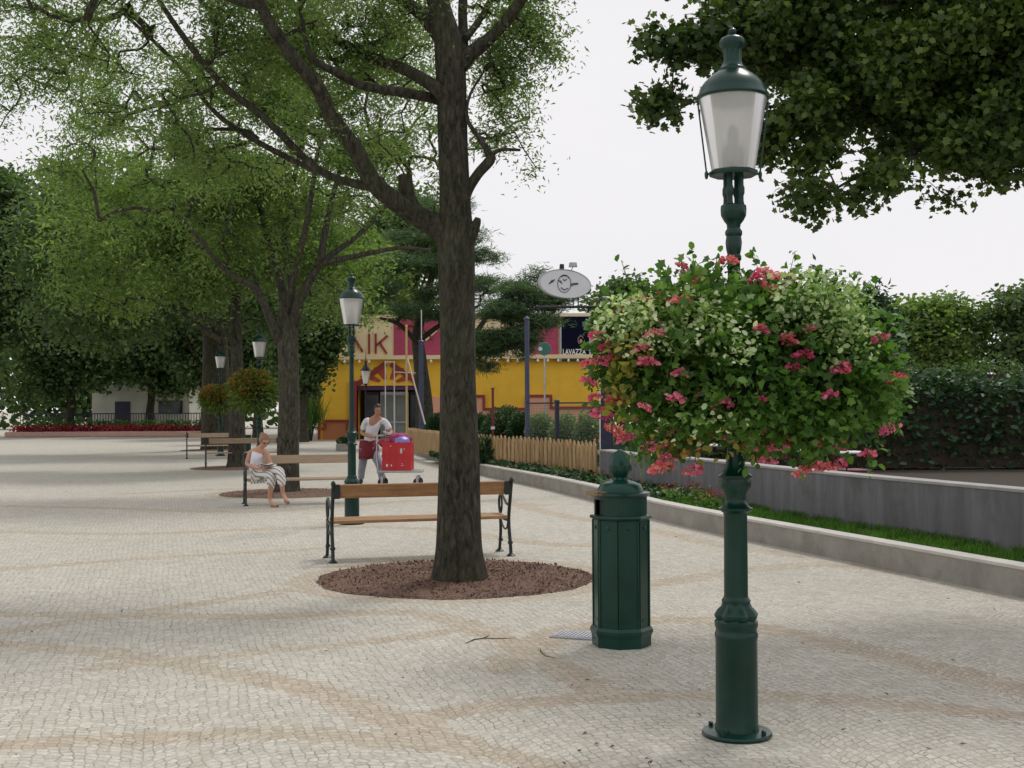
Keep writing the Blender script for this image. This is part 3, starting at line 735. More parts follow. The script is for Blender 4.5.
# hanging flower stems
smb = MB()
for (px, py) in [(662, 470), (694, 471), (667, 450), (803, 473), (823, 468), (840, 465), (768, 462), (716, 432), (749, 448), (728, 262), (700, 282), (765, 275), (785, 279), (686, 272), (588, 382), (587, 364), (598, 336)]:
    e = at(px, py, Yb - .15) - bk.location
    cx = at(735 + (px - 735) * .8, 400 if py > 400 else 330, Yb) - bk.location
    smb.tube([cx, cx.lerp(e, .5) + Vector((0, 0, .03 if py > 400 else 0)), e], [.003, .0028, .002], 4)
smb.build('stems', LEAFG, bk)

def small_basket(label, base, cx, y0, y1, hw):
    Y = base.y; s = F / Y
    t = thing('flower_basket', label, 'flower basket', (base.x, base.y, at(cx, y1, Y).z), group='orange flower baskets on the farther lamps')
    c = np.array(at(cx, (y0 + y1) / 2, Y)) - np.array(t.location); r_ = hw / s; h = (y1 - y0) / 2 / s
    n = 2600
    puff(tuple(c), (r_, r_ * .8, h), n, 'lance', .17, .035, LEAFY2, 'foliage', t, .8, .1, .2)
    puff(tuple(c + np.array([-.1 * r_, -.05, h * .35])), (r_ * .85, r_ * .8, h * .7), 1100, 'oval', .07, .05, LEAFO, 'blossom', t, .35, .1, .2)
    mb = MB(); mb.lathe([(.05, .15), (.2, .18), (.3, .35), (.32, .36), (.25, .3), (.05, .2)], 20); mb.build('basket_bowl', BLACKM, t)
LEAFY2 = leafmat('trailing_leaf', [(.2, (.04, .08, .015)), (.5, (.10, .16, .03)), (.85, (.22, .28, .07))], .3)
small_basket('orange and green trailing flower basket on the lamp left of the second tree', L3p, 254, 371, 412, 25)
small_basket('small green and yellow flower basket on the farthest lamp', L4p, 218, 386, 412, 18)

# ---------------------------------------------------------------- litter bin
def make_bin():
    b = gp(621.5, 644.5)
    k = 1 / (F / b.y); Yc = 646
    z = lambda y: (650.5 - y) * k
    r = lambda px: px * k
    t = thing('litter_bin', 'dark green octagonal litter bin with pine cone finial beside the lamp', 'litter bin', b, R(12))
    c8 = 1 / math.cos(PI / 8)
    mb = MB(); mb.lathe([(r(28.5) * 1.03, .0), (r(28.8) * 1.03, z(641)), (r(29.5) * 1.03, z(639)), (r(30.5) * 1.03, z(637)), (r(30.5) * 1.03, z(634)), (r(28.5) * 1.03, z(631))], 8, ph=.5, smooth=False)
    mb.build('plinth', GREEN2, t)
    mb = MB(); mb.lathe([(r(27.4) * 1.03, z(632)), (r(27.4) * 1.03, z(526)), (r(26) * 1.03, z(523))], 8, ph=.5, smooth=False)
    # raised frames and corner ribs on the eight faces
    ap = r(27.4) * 1.03 * math.cos(PI / 8); side = 2 * r(27.4) * 1.03 * math.sin(PI / 8)
    for i in range(8):
        a = 2 * PI * i / 8 + 0
        Mx = Matrix.Rotation(a, 4, 'Z')
        hz = (z(526) + z(632)) / 2; hh = z(526) - z(632)
        for sx in (-1, 1): mb.box((ap + .001, sx * (side / 2 - .008), hz), (.010, .012, hh), M=Mx)
        mb.box((ap + .001, 0, z(624)), (.006, side * .5, .010), M=Mx)
        mb.lathe([(.014, .0), (.014, .006), (.004, .012)], 10, M=Mx @ Matrix.Translation((ap - .002, 0, z(533))) @ Matrix.Rotation(PI / 2, 4, 'Y'))
    mb.build('body', GREEN2, t)
    mb = MB(); mb.lathe([(r(26) * 1.04, z(526)), (r(29.5) * 1.04, z(524.5)), (r(30) * 1.04, z(523)), (r(29) * 1.04, z(521.5)), (r(25) * 1.04, z(521))], 8, ph=.5, smooth=False)
    mb.build('rim', GREEN2, t)
    # head drum with two slots: ring of faces left open
    mb = MB(); n = 32; R0 = r(26.3); z0, z1 = z(522), z(502)
    sl0, sl1 = z(521), z(505.5)
    def wallring(zz0, zz1, skip):
        for kk in range(n):
            a0 = 2 * PI * kk / n; a1 = 2 * PI * (kk + 1) / n; am = (a0 + a1) / 2
            if skip and (abs((am - slot_a + PI) % (2 * PI) - PI) < .42 or abs((am - slot_a) % (2 * PI) - PI) < .42): continue
            q = []
            for rr in (R0, R0 - .012):
                for aa in (a0, a1):
                    for zz in (zz0, zz1): q.append((rr * math.cos(aa), rr * math.sin(aa), zz))
            mb.add(q, [(0, 2, 3, 1), (4, 5, 7, 6), (0, 1, 5, 4), (2, 6, 7, 3), (1, 3, 7, 5), (0, 4, 6, 2)], False)
    slot_a = R(205) - R(12)
    wallring(z0, sl0, False); wallring(sl0, sl1, True); wallring(sl1, z1, False)
    mb.build('head', GREEN2, t)
    mb = MB(); mb.lathe([(R0 * .8, z0), (R0 * .8, z1)], 20); mb.build('liner', RUBBER, t)
    mb = MB(); mb.lathe([(r(25), z(503)), (r(29), z(502.5)), (r(30), z(501)), (r(29.5), z(499)), (r(23.5), z(498)), (r(22.5), z(495)), (r(20), z(491)), (r(14), z(488.5)), (r(10), z(487.5)), (r(8.5), z(486.5))], 32)
    mb.build('lid', GREEN2, t)
    def cone(an, zz): return 1 + .07 * math.cos(8 * an + zz * 260) 
    mb = MB(); mb.lathe([(r(7.5), z(488)), (r(8), z(486)), (r(6.5), z(484)), (r(9), z(481)), (r(11), z(477)), (r(11.4), z(472)), (r(10.5), z(467)), (r(8.3), z(462)), (r(5), z(458.5)), (r(1.5), z(456.5)), (.001, z(456))], 48, mod=cone)
    mb.build('finial', GREEN2, t)
    mb = MB(); a = slot_a
    c = (r(27) * math.cos(a), r(27) * math.sin(a))
    mb.box((c[0], c[1], z(500.2)), (.09, .16, .014), a, bev=.004)
    for j in range(7): mb.box((c[0], c[1], z(498.8)) , (.006, .15, .012), a, M=Matrix.Translation(((j - 3) * .012 * math.cos(a), (j - 3) * .012 * math.sin(a), .004)))
    mb.build('ashtray', M('rusty_brass', (.22, .15, .07), .6, .4, 30, .5), t)
    return t
make_bin()
# drain cover beside it
dc = thing('drain_cover', 'pale rectangular metal grating set in the paving left of the bin', 'drain cover', gp(578, 636), R(-20))
mb = MB(); mb.box((0, 0, .006), (.34, .26, .012), bev=.003)
mb.build('frame', M('grating_steel', (.33, .34, .36), .5, .2, 30, .2, metal=.4), dc)
mb = MB()
for i in range(12): mb.box(((i - 5.5) * .026, 0, .0140), (.012, .22, .006))
mb.build('bars', M('grating_bar', (.48, .49, .52), .5, .2, 30, .2, metal=.2), dc)

# ---------------------------------------------------------------- benches
def make_bench(label, L=1.86, wood=None):
    wood = wood or WOODB
    t = thing('park_bench', label, 'bench', group='benches with cast iron ends')
    for s in (-1, 1):
        mb = MB(); x = s * L / 2
        P3 = lambda pts: [(x, p[0], p[1]) for p in pts]
        c2 = lambda pts: [Vector(p) for p in catmull([Vector((x, q[0], q[1])) for q in pts], 5)]
        mb.tube(c2([(-.03, .015), (-.01, .12), (.03, .25), (.055, .38), (.03, .5), (-.015, .64), (-.06, .80)]), .019, 8)      # back leg and backrest post
        mb.tube(c2([(.44, .015), (.41, .12), (.385, .25), (.40, .38), (.42, .41)]), .017, 8)                                     # front leg
        mb.tube(c2([(.045, .385), (.2, .375), (.42, .40)]), .016, 8)
        mb.tube(c2([(-.01, .60), (.05, .555), (.13, .55), (.21, .585), (.30, .63), (.38, .635), (.435, .60), (.45, .53), (.43, .46), (.40, .43)]), .014, 8)
        mb.tube(c2([(.37, .63), (.345, .60), (.335, .54), (.345, .47), (.38, .43), (.405, .45), (.40, .50)]), .011, 8)
        mb.tube(c2([(.08, .38), (.12, .30), (.20, .27), (.30, .30), (.37, .36)]), .010, 8)
        mb.lathe([(.045, 0), (.048, .008), (.03, .02), (.018, .035)], 14, (x, -.03, 0)); mb.lathe([(.045, 0), (.048, .008), (.03, .02), (.018, .035)], 14, (x, .44, 0))
        mb.box((x - s * .035, -.046, .735), (.07, .03, .15), bev=.006)
        mb.lathe([(.02, 0), (.026, .02), (.02, .04), (.003, .055)], 12, (x, -.062, .795))
        mb.lathe([(.022, 0), (.028, .012), (.02, .03)], 12, (x, .385, .12)); mb.lathe([(.024, 0), (.030, .012), (.022, .03)], 12, (x, -.005, .13))
        mb.build('end_frame', IRON, t)
    mb = MB(); mb.box((0, -.022, .735), (L - .10, .028, .145), rot=Matrix.Rotation(R(12), 3, 'X'), bev=.006); mb.build('backrest', wood, t)
    for i, y in enumerate((.085, .205, .325)):
        mb = MB(); mb.box((0, y, .412 + .003 * i), (L - .03, .108, .034), bev=.006); mb.build('seat_slat', wood, t)
    mb = MB(); mb.box((0, .425, .413), (L - .05, .07, .034), bev=.008); mb.build('seat_slat', wood, t)
    return t
B1 = make_bench('nearest bench, seen from behind, under the big tree with the mulch circle')
a_, b_ = gp(333, 563), gp(511, 556)
ang = math.atan2((b_ - a_).y, (b_ - a_).x); Lb = (b_ - a_).length
ux = Vector((math.cos(ang), math.sin(ang), 0)); uy = Vector((-math.sin(ang), math.cos(ang), 0))
print('bench length', Lb, 'angle', math.degrees(ang))
B1.location = (a_ + b_) / 2 + uy * .03; B1.rotation_euler.z = ang
s = Lb / 1.86; B1.scale = (s, 1, 1)
def bench_at(label, fl_px, away):
    p = gp(*fl_px)
    Lx = 1.74 * s if not away else 1.86 * s
    o = make_bench(label, Lx, WOODG)
    if away: o.location = p + ux * .93 * s + uy * .03; o.rotation_euler.z = ang
    else: o.location = p + ux * Lx / 2 + uy * .44; o.rotation_euler.z = ang + PI
    return o
B2 = bench_at('weathered bench facing the viewer with the reading woman on it', (246, 506), False)
B3 = bench_at('bench seen from behind, cut off by the slim trunk behind the reading woman', (206, 469), True)
B4 = bench_at('farthest bench at the left, in front of the thick dark trunk', (187, 459), False)

# ---------------------------------------------------------------- trees
def px_limb(pts, Y0):
    """pts: (px, py, radius px, depth offset)"""
    o = []
    for (px, py, r_, dy) in pts:
        Y = Y0 + dy; o.append((at(px, py, Y), r_ * Y / F))
    return o
def build_tree(name, label, cat, base, limbs, ells, n_cl, per, sig, shape, L, W_, leafm, barkm, group=None, thr=-.12, droop=.35, up=.6, nscale=1.1, flat=.5, twig=.006, trunk_n=16):
    """limbs: lists of (Vector, radius), the first is the trunk; ells: crown volumes (centre, radii, weight)"""
    t = thing(name, label, cat, base, group=group)
    B = Vector(base)
    mb = MB()
    nodes = []; nr = []; par = []
    for li, lm in enumerate(limbs):
        P = [p - B for p, r_ in lm]; Rr = [r_ for p, r_ in lm]
        Q = catmull(P, 6); RQ = []
        for i in range(len(P) - 1):
            for j in range(6): RQ.append(Rr[i] + (Rr[i + 1] - Rr[i]) * j / 6)
        RQ.append(Rr[-1])
        nseg = trunk_n if li == 0 else 10
        if li == 0:
            # trunk with gentle flutes and root flare
            V = []; Fc = []
            for i, p in enumerate(Q):
                for k in range(nseg * 2):
                    an = PI * k / nseg
                    hgt = p.z; fl_ = max(0, 1 - hgt / .5)
                    w = RQ[i] * (1 + .035 * noise.noise(Vector((math.cos(an) * 2, math.sin(an) * 2, hgt * 1.1 + B.x))) * 2 + .10 * fl_ ** 2 * (math.sin(an * 5 + B.x) * .6 + .4))
                    V.append((p.x + w * math.cos(an), p.y + w * math.sin(an), p.z - (.03 if i == 0 else 0)))
            m_n = nseg * 2
            for i in range(len(Q) - 1):
                for k in range(m_n):
                    j = (k + 1) % m_n; Fc.append((i * m_n + k, i * m_n + j, (i + 1) * m_n + j, (i + 1) * m_n + k))
            mb.add(V, Fc, True)
        else:
            RW = [x * (1 + .07 * noise.noise(q * 4)) for x, q in zip(RQ, Q)]
            mb.tube(Q, RW, nseg)
        for q, x in zip(Q, RQ):
            if li > 0 or q.z > max(2.0, .6 * limbs[0][-1][0].z): nodes.append(q)
    mb.build('trunk', barkm, t)
    # cluster points
    w = np.array([e[1][0] * e[1][1] * e[1][2] * (e[2] if len(e) > 2 else 1) for e in ells]); w = w / w.sum()
    C = []
    tries = 0
    while len(C) < n_cl and tries < n_cl * 30:
        tries += 1
        e = ells[rng.choice(len(ells), p=w)]
        u_ = rng.normal(size=3); u_ /= np.linalg.norm(u_); rad = rng.random() ** (1 / 2.4)
        p = Vector(e[0]) + Vector((u_[0] * e[1][0], u_[1] * e[1][1], u_[2] * e[1][2])) * rad - B
        if noise.noise((p + B) * nscale) < thr: continue
        C.append(p)
    # greedy branching
    NP = np.array([tuple(n) for n in nodes]); C_ = np.array([tuple(c) for c in C])
    NN = len(NP)
    order = np.argsort([np.min(((NP - c) ** 2).sum(1)) for c in C_])
    pos = np.zeros((len(C) * 8 + NN, 3)); pos[:NN] = NP; cnt = NN
    parent = -np.ones(len(pos), int); load = np.zeros(len(pos)); paths = []
    for ci in order:
        c = C_[ci]; d = pos[:cnt] - c; dd = (d ** 2).sum(1) + np.where(d[:, 2] > 0, d[:, 2] ** 2 * 1.2, 0)
        j = int(np.argmin(dd)); a = pos[j]; ln = math.sqrt(((a - c) ** 2).sum())
        k = min(7, max(2, int(ln / (.35 if sig < .4 else .8))))
        idx = [j]; prev_ = j
        side = rng.normal(size=3) * ln * .10
        for q in range(1, k + 1):
            tt = q / k; p = a + (c - a) * tt + side * math.sin(PI * tt) + np.array([0, 0, ln * .08 * math.sin(PI * tt)])
            pos[cnt] = p; parent[cnt] = prev_; prev_ = cnt; idx.append(cnt); cnt += 1
            if cnt >= len(pos): break
        paths.append(idx)
        q = prev_
        while q >= 0: load[q] += 1; q = parent[q]
        if cnt >= len(pos) - 8: break
    mb = MB()
    for idx in paths:
        rr = [twig * max(load[i], 1) ** .42 for i in idx]; rr[0] = min(rr[0], rr[1] * 1.15)
        mb.tube([Vector(pos[i]) for i in idx], rr, 5, caps=False)
    if paths: mb.build('branches', barkm, t)
    # leaves around ends and along the last bits
    Pl = []
    for idx in paths:
        e = pos[idx[-1]]; b = pos[idx[-2]]
        n1 = int(per * rng.uniform(.6, 1.4))
        g = rng.normal(size=(n1, 3)) * np.array([sig, sig, sig * flat]) + e
        n2 = n1 // 3; tt = rng.random((n2, 1)); g2 = b + (e - b) * tt + rng.normal(size=(n2, 3)) * sig * .5
        Pl.append(g); Pl.append(g2)
    if Pl:
        Pl = np.concatenate(Pl)
        fast_mesh('crown', leaves(Pl, shape, L, W_, droop, up, .15), len(SH[shape]), leafm, t)
        print(name, 'leaves', len(Pl))
    return t
def ell(px, py, rx, ry, Y, rd, w=1):
    s_ = F / Y; return (tuple(at(px, py, Y)), (rx / s_, rd, ry / s_), w)

Y1 = gp(460, 582).y
base1 = gp(460, 582)
T1 = [
    [(460, 585, 29, 0), (460, 572, 26, 0), (459, 545, 23, 0), (459, 500, 21, 0), (459, 440, 19.5, 0), (458, 370, 18, 0), (457, 300, 17, 0), (456, 245, 18.5, 0), (455, 205, 16, 0), (453, 150, 15, 0), (452, 100, 15, 0), (450, 60, 15.5, 0), (446, 30, 13, 0), (438, 0, 11.5, 0), (432, -60, 9, .1), (425, -150, 6, .2), (430, -260, 3, .3)],
    [(452, 250, 12, 0), (439, 229, 13, 0), (406, 209, 10.5, -.15), (374, 183, 9.5, -.35), (354, 147, 8.5, -.5), (334, 121, 8, -.65), (318, 88, 7.5, -.8), (289, 52, 6.5, -1), (262, 8, 6, -1.2), (250, -40, 5, -1.4), (225, -110, 3.5, -1.6)],
    [(262, 6, 5, -1.2), (240, 2, 4, -1.25), (215, -6, 3.4, -1.3), (170, -12, 2.4, -1.4), (110, -20, 1.8, -1.5)],
    [(420, 218, 8, -.1), (409, 200, 8, -.1), (406, 186, 7.5, -.1), (405, 175, 7, -.1)],
    [(376, 188, 5, -.35), (352, 183, 4.5, -.3), (335, 178, 4, -.3), (316, 168, 3.8, -.3), (299, 153, 4, -.3), (263, 117, 3.8, -.4), (220, 82, 3.4, -.5), (178, 29, 3, -.7), (140, -30, 2, -.9)],
    [(330, 176, 3.2, -.3), (292, 160, 3, .1), (243, 133, 2.8, .3), (211, 108, 2.5, .5), (178, 65, 2.2, .7), (120, 10, 1.6, .9)],
    [(446, 100, 8, 0), (436, 88, 7, -.1), (406, 70, 6, .2), (374, 59, 5.5, .4), (348, 46, 5, .5), (318, 29, 4.6, .6), (289, 0, 4, .7), (262, -50, 3, .8)],
    [(447, 106, 6, 0), (436, 99, 5.5, .1), (406, 93, 5, -.2), (364, 86, 4.5, -.4), (335, 72, 4, -.6), (313, 59, 3.5, -.7), (306, 40, 2.5, -.7), (300, 10, 1.5, -.8)],
    [(444, 40, 9, 0), (423, 16, 7, .2), (400, -5, 6, .4), (360, -60, 4, .6), (300, -120, 2.5, .8)],
    [(460, 66, 9, 0), (468, 56, 8, 0), (490, 38, 6.5, 0), (512, 13, 6, -.1), (530, -15, 5, -.2), (560, -80, 3, -.4)],
    [(462, 60, 6.5, 0), (463, 30, 5, .2), (463, 0, 4.5, .3), (470, -60, 3.5, .5), (490, -150, 2, .7)],
    [(466, 38, 4, 0), (478, 22, 3.5, .2), (491, 0, 3.2, .3), (505, -40, 2.4, .4)],
    [(460, 215, 6, 0), (467, 192, 5.5, -.1), (478, 174, 5, -.2), (490, 160, 5.5, -.25), (488, 152, 4, -.25), (480, 139, 2.6, -.2), (467, 118, 2, -.1), (470, 95, 1.5, 0), (485, 70, 1, .1)],
    [(488, 158, 3, -.25), (500, 150, 2, -.3), (520, 150, 1.4, -.4)],
    [(462, 245, 12, 0), (470, 235, 8, -.05), (476, 224, 5, -.08), (478, 218, 3, -.08)],
]
e1 = [ell(215, 40, 80, 70, 11.1, 1.2), ell(205, 140, 60, 45, 11.4, 1.1, .8), ell(310, 30, 80, 55, 11.5, 1.5), ell(330, 130, 60, 40, 11.4, 1.0, .7), ell(395, 30, 60, 55, 12.1, 1.4),
      ell(380, 120, 50, 40, 12.3, 1.0, .8), ell(500, 40, 45, 60, 11.8, 1.1, 1.1), ell(530, 10, 28, 45, 11.7, .8, 1.2), ell(505, 110, 28, 45, 11.7, .7, .7), ell(522, 168, 22, 14, 11.5, .4, 1.6), ell(490, 140, 20, 30, 11.8, .5, .8), ell(250, 190, 60, 35, 12.0, .9, .5),
      ell(80, 40, 90, 90, 11.3, 1.5, .8), ell(-20, 60, 80, 90, 11.5, 1.5, .6), ell(380, -120, 190, 100, 11.9, 2.2, .35), ell(200, -100, 140, 90, 11.5, 2, .4), ell(520, 60, 40, 30, 11.6, .5, 1)]
build_tree('locust_tree', 'big foreground tree with dark fluted trunk rising from the round mulch bed', 'tree', base1, [px_limb(l, Y1) for l in T1], e1, 1250, 46, .12, 'lance', .052, .018, LEAF1, BARK, 'promenade trees', .04, .45, .5, 1.5, .7, .0045)

Y2 = b2.y
T2 = [
    [(287, 496, 15, 0), (287, 488, 12.5, 0), (288, 460, 11, 0), (289, 400, 10.5, 0), (288, 350, 10.5, 0), (287, 330, 10.5, 0), (286, 318, 8, 0), (285, 303, 5.5, 0), (280, 280, 4.5, .1), (273, 255, 4, .2), (266, 232, 3.2, .3), (255, 190, 2.4, .5), (240, 140, 1.6, .6)],
    [(282, 342, 6, 0), (275, 330, 5, -.2), (262, 299, 4, -.5), (253, 287, 3.5, -.7), (233, 276, 3, -.9), (218, 263, 2.5, -1.1), (200, 240, 2, -1.4), (178, 215, 1.4, -1.6)],
    [(290, 330, 6, 0), (293, 305, 4.5, .3), (290, 274, 3.8, .5), (285, 241, 3.3, .7), (290, 200, 2.6, .9), (300, 150, 2, 1)],
    [(293, 325, 6.5, 0), (300, 300, 5, -.2), (313, 275, 4.2, -.3), (320, 262, 4, -.4), (325, 232, 3.2, -.5), (333, 195, 2.6, -.7), (345, 150, 1.8, -.8)],
    [(318, 264, 3.4, -.4), (342, 259, 3, -.5), (366, 254, 2.6, -.6), (400, 248, 2, -.8), (430, 250, 1.4, -1)],
    [(320, 262, 3, -.4), (344, 246, 2.7, -.1), (366, 228, 2.4, .1), (387, 205, 2, .3), (410, 175, 1.3, .6)],
    [(288, 310, 3.5, 0), (296, 270, 3.4, -.5), (306, 225, 3, -.9), (312, 190, 2.6, -1.2), (318, 150, 2, -1.5)],
    [(262, 299, 2.6, -.5), (248, 262, 2.2, -.2), (230, 225, 1.8, .2), (205, 180, 1.3, .6)],
]
e2 = [ell(250, 120, 80, 80, 23.5, 2.5), ell(220, 200, 70, 60, 22.8, 2.2), ell(330, 150, 80, 70, 23.5, 2.5), ell(400, 170, 50, 60, 23.4, 2.0), ell(350, 215, 60, 30, 23.0, 1.6, .8), ell(240, 250, 50, 30, 22.5, 1.6, .8), ell(410, 225, 35, 22, 23.0, 1.2, .8),
      ell(350, 60, 120, 70, 23.5, 2.6, .6), ell(130, 150, 90, 110, 23.5, 2.5, .7), ell(490, 110, 50, 60, 24.0, 1.5, .25), ell(250, 335, 9, 12, 20.9, .3, 3), ell(368, 312, 18, 20, 22.5, .6, 1.2), ell(330, 300, 22, 26, 22.8, .7, 1.2)]
build_tree('locust_tree', 'second tree with forked grey trunk behind the reading woman', 'tree', b2, [px_limb(l, Y2) for l in T2], e2, 1150, 36, .19, 'lance', .105, .034, LEAF2, BARKG, 'promenade trees', .06, .45, .5, .8, .6, .008)

T3 = [
    [(237, 470, 12, 0), (237, 462, 9.5, 0), (237, 430, 8, 0), (237, 380, 6.5, 0), (236, 320, 5, 0), (236, 290, 4.5, 0), (238, 265, 3.6, .3), (245, 230, 2.8, .6), (250, 180, 2, .9)],
    [(236, 300, 4, 0), (225, 272, 3, -.5), (215, 245, 2.4, -1), (195, 205, 1.8, -1.5)],
    [(237, 345, 3, 0), (222, 330, 2.4, -.6), (205, 318, 2, -1.2), (180, 308, 1.5, -1.8)],
    [(222, 341, 3, -.6), (200, 327, 2.4, -.9), (180, 313, 2, -1.2), (150, 300, 1.4, -1.6)],
    [(236, 290, 3, 0), (255, 262, 2.4, .6), (275, 235, 1.8, 1.2)],
]
e3 = [ell(235, 210, 70, 60, 32, 3), ell(190, 250, 60, 55, 31, 3), ell(290, 230, 60, 60, 33, 3), ell(190, 285, 36, 24, 31, 2.4, .8), ell(120, 230, 80, 90, 32, 3, .8), ell(340, 270, 45, 40, 33, 2, .8)]
build_tree('locust_tree', 'slim third tree between the two farther benches', 'tree', b3, [px_limb(l, b3.y) for l in T3], e3, 800, 46, .36, 'lance', .16, .06, LEAF2, BARKG, 'promenade trees', -.15, .4, .5, .5, .6, .007)
T4 = [
    [(216, 452, 17, 0), (216, 445, 15, 0), (216, 400, 14, 0), (215, 340, 12, 0), (213, 300, 9, 0), (210, 260, 6, 0), (205, 210, 3, 0)],
    [(215, 330, 8, 0), (190, 290, 5, -.5), (160, 250, 3, -1)], [(215, 330, 8, 0), (245, 290, 5, .5), (270, 250, 3, 1)],
]
e4 = [ell(210, 235, 80, 70, 43.5, 3), ell(150, 290, 60, 45, 42, 3), ell(270, 290, 50, 45, 43, 4), ell(100, 260, 80, 90, 43, 4)]
build_tree('old_tree', 'dark tree with the thickest trunk, behind the farthest lamp and bench', 'tree', b4, [px_limb(l, b4.y) for l in T4], e4, 700, 44, .5, 'oval', .2, .11, LEAFD, BARK, 'promenade trees', -.2, .3, .5, .4, .6, .01)

# background broadleaf trees
def back_tree(label, px, Y, ytop, ybot, hw, cat='tree', m=None, n=420, per=42, group='trees closing the far side of the square', trunkpx=4, thr=-.2):
    b = Vector(at(px, 407, Y)); b.z = 0
    s_ = F / Y; ztop = at(px, ytop, Y).z; zb = at(px, ybot, Y).z
    lm = [[(b, trunkpx / s_ * 1.5), (b + Vector((0, 0, zb * .5)), trunkpx / s_), (b + Vector((.1, 0, zb)), trunkpx / s_ * .9), (b + Vector((-.1, 0, zb + (ztop - zb) * .5)), trunkpx / s_ * .5), (b + Vector((0, 0, zb + (ztop - zb) * .85)), trunkpx / s_ * .15)]]
    for k in range(3):
        a = random.uniform(0, 6.28); d = Vector((math.cos(a), math.sin(a), 0)) * hw / s_ * .5; z_ = zb + .1 * (ztop - zb)
        lm.append([(b + Vector((0, 0, z_)), trunkpx / s_ * .6), (b + d * .5 + Vector((0, 0, z_ + (ztop - zb) * .18)), trunkpx / s_ * .4), (b + d + Vector((0, 0, z_ + (ztop - zb) * .4)), trunkpx / s_ * .2)])
    E = []
    for k in range(9):
        a = random.uniform(0, 6.28); rr = hw / s_ * random.uniform(.15, .6); f = random.uniform(.12, .82)
        w = hw / s_ * random.uniform(.4, .6) * (1 - .4 * abs(f - .4))
        E.append(((b.x + rr * math.cos(a), b.y + rr * math.sin(a), zb + (ztop - zb) * f), (w, w, (ztop - zb) * .24)))
    E.append(((b.x, b.y, zb + (ztop - zb) * .5), (hw / s_ * .7, hw / s_ * .7, (ztop - zb) * .48)))
    return build_tree('broadleaf_tree', label, cat, b, lm, E, n, int(per * 2.1), 26 / s_ * .35, 'oval', 5 / s_, 3.2 / s_, m or LEAFD, BARK, group, thr, .2, .4, .35, .6, .012)
back_tree('dark leafy tree behind the second lamp, touching the yellow building corner', 303, 58, 245, 388, 38, n=400)
back_tree('dark dense tree far behind the flower baskets', 258, 66, 262, 385, 55, n=460)
back_tree('dark tree far left behind the old thick trunk', 205, 72, 255, 388, 55, n=420)
back_tree('dark tree at the left edge behind the pale kiosk', 150, 78, 240, 388, 60, n=380)
back_tree('large dark tree beyond the square, far left', 70, 74, 150, 392, 75, n=420)
back_tree('broad dark tree beyond the square at the extreme left', -20, 66, 140, 395, 80, n=420)
back_tree('tall leafy tree rising behind the cream parapet and its big letters', 355, 76, 235, 340, 60, n=480, m=LEAF2)
back_tree('leafy tree behind the magenta parapet panel beside the pine', 405, 80, 190, 340, 50, n=380, m=LEAFD)
back_tree('rounded green tree showing above the roof beside the navy sign', 622, 78, 281, 345, 36, n=300, m=LEAFD, thr=-.3)
back_tree('dense tree rising behind the right side of the flower basket', 745, 80, 300, 360, 60, n=260, m=LEAFD)
back_tree('green tree at the far right behind the restaurant garden', 930, 74, 300, 372, 75, n=300, m=LEAF2)
back_tree('dark tree beyond the garden at the extreme right', 1060, 70, 280, 372, 80, n=300, m=LEAFD)
# pointed conical tree on the right
b = at(822, 407, 60); b.z = 0
E = [((b.x, b.y, z_), (w, w, 1.2)) for z_, w in ((2.5, 2.2), (4, 2.0), (5.3, 1.6), (6.6, 1.1), (7.5, .55))]
E += [((b.x + 2.6, b.y + 1, z_), (w, w, 1.2)) for z_, w in ((2.5, 2.2), (4, 1.9), (5.3, 1.5), (6.6, .8))]
build_tree('cypress_tree', 'pointed bright green conifer above the right shoulder of the basket', 'tree', b, [[(b, .2), (b + Vector((0, 0, 3)), .14), (b + Vector((0, 0, 7)), .04)]], E, 420, 40, .3, 'lance', .35, .12, HEDGE, BARK, None, -.4, -.3, .2, .5, .9, .012)

# pines
def pine(label, base, trunk, plates, n, Y):
    t = build_tree('pine_tree', label, 'tree', base, trunk, plates, n, 80, .25, 'needle', .24, .028, LEAFP, BARK, 'pines in front of the yellow building', .0, .0, .2, 1.0, .35, .014)
    return t
bp = gp(425, 437); Yp = 50
bp = at(425, 430, Yp); bp.z = .1
TP = [[(bp, .42), (at(424, 400, Yp), .34), (at(420, 360, Yp), .27), (at(418, 330, Yp), .22), (at(428, 290, Yp), .16), (at(440, 250, Yp), .1), (at(446, 215, Yp), .05)],
      [(at(419, 345, Yp), .12), (at(400, 325, Yp - 1), .09), (at(380, 318, Yp - 1.5), .05)], [(at(420, 340, Yp), .12), (at(445, 322, Yp), .09), (at(480, 305, Yp), .05)]]
pl = [ell(410, 312, 36, 6, Yp - 1, 1.6, .8), ell(445, 316, 32, 6, Yp, 1.5, .8), ell(395, 292, 45, 9, Yp, 1.8), ell(455, 290, 48, 8, Yp, 1.9), ell(420, 265, 50, 9, Yp, 1.8), ell(480, 258, 22, 7, Yp, 1.2), ell(484, 282, 17, 6, Yp - 1, 1), ell(478, 236, 16, 5, Yp, 1), ell(430, 235, 45, 10, Yp, 1.5), ell(440, 205, 35, 10, Yp, 1.3), ell(482, 300, 14, 5, Yp, 1), ell(370, 265, 35, 12, Yp + 2, 1.5)]
pine('tall pine whose leaning trunk stands before the yellow building door', bp, TP, pl, 330, Yp)
bp = at(468, 430, 47); bp.z = .2
Yp = 47
TP = [[(bp, .24), (at(468, 400, Yp), .19), (at(470, 350, Yp), .15), (at(488, 315, Yp), .10), (at(520, 280, Yp), .05)],
      [(at(474, 342, Yp), .08), (at(520, 332, Yp), .06), (at(555, 312, Yp), .03)], [(at(470, 352, Yp), .08), (at(488, 352, Yp), .05), (at(505, 356, Yp), .03)]]
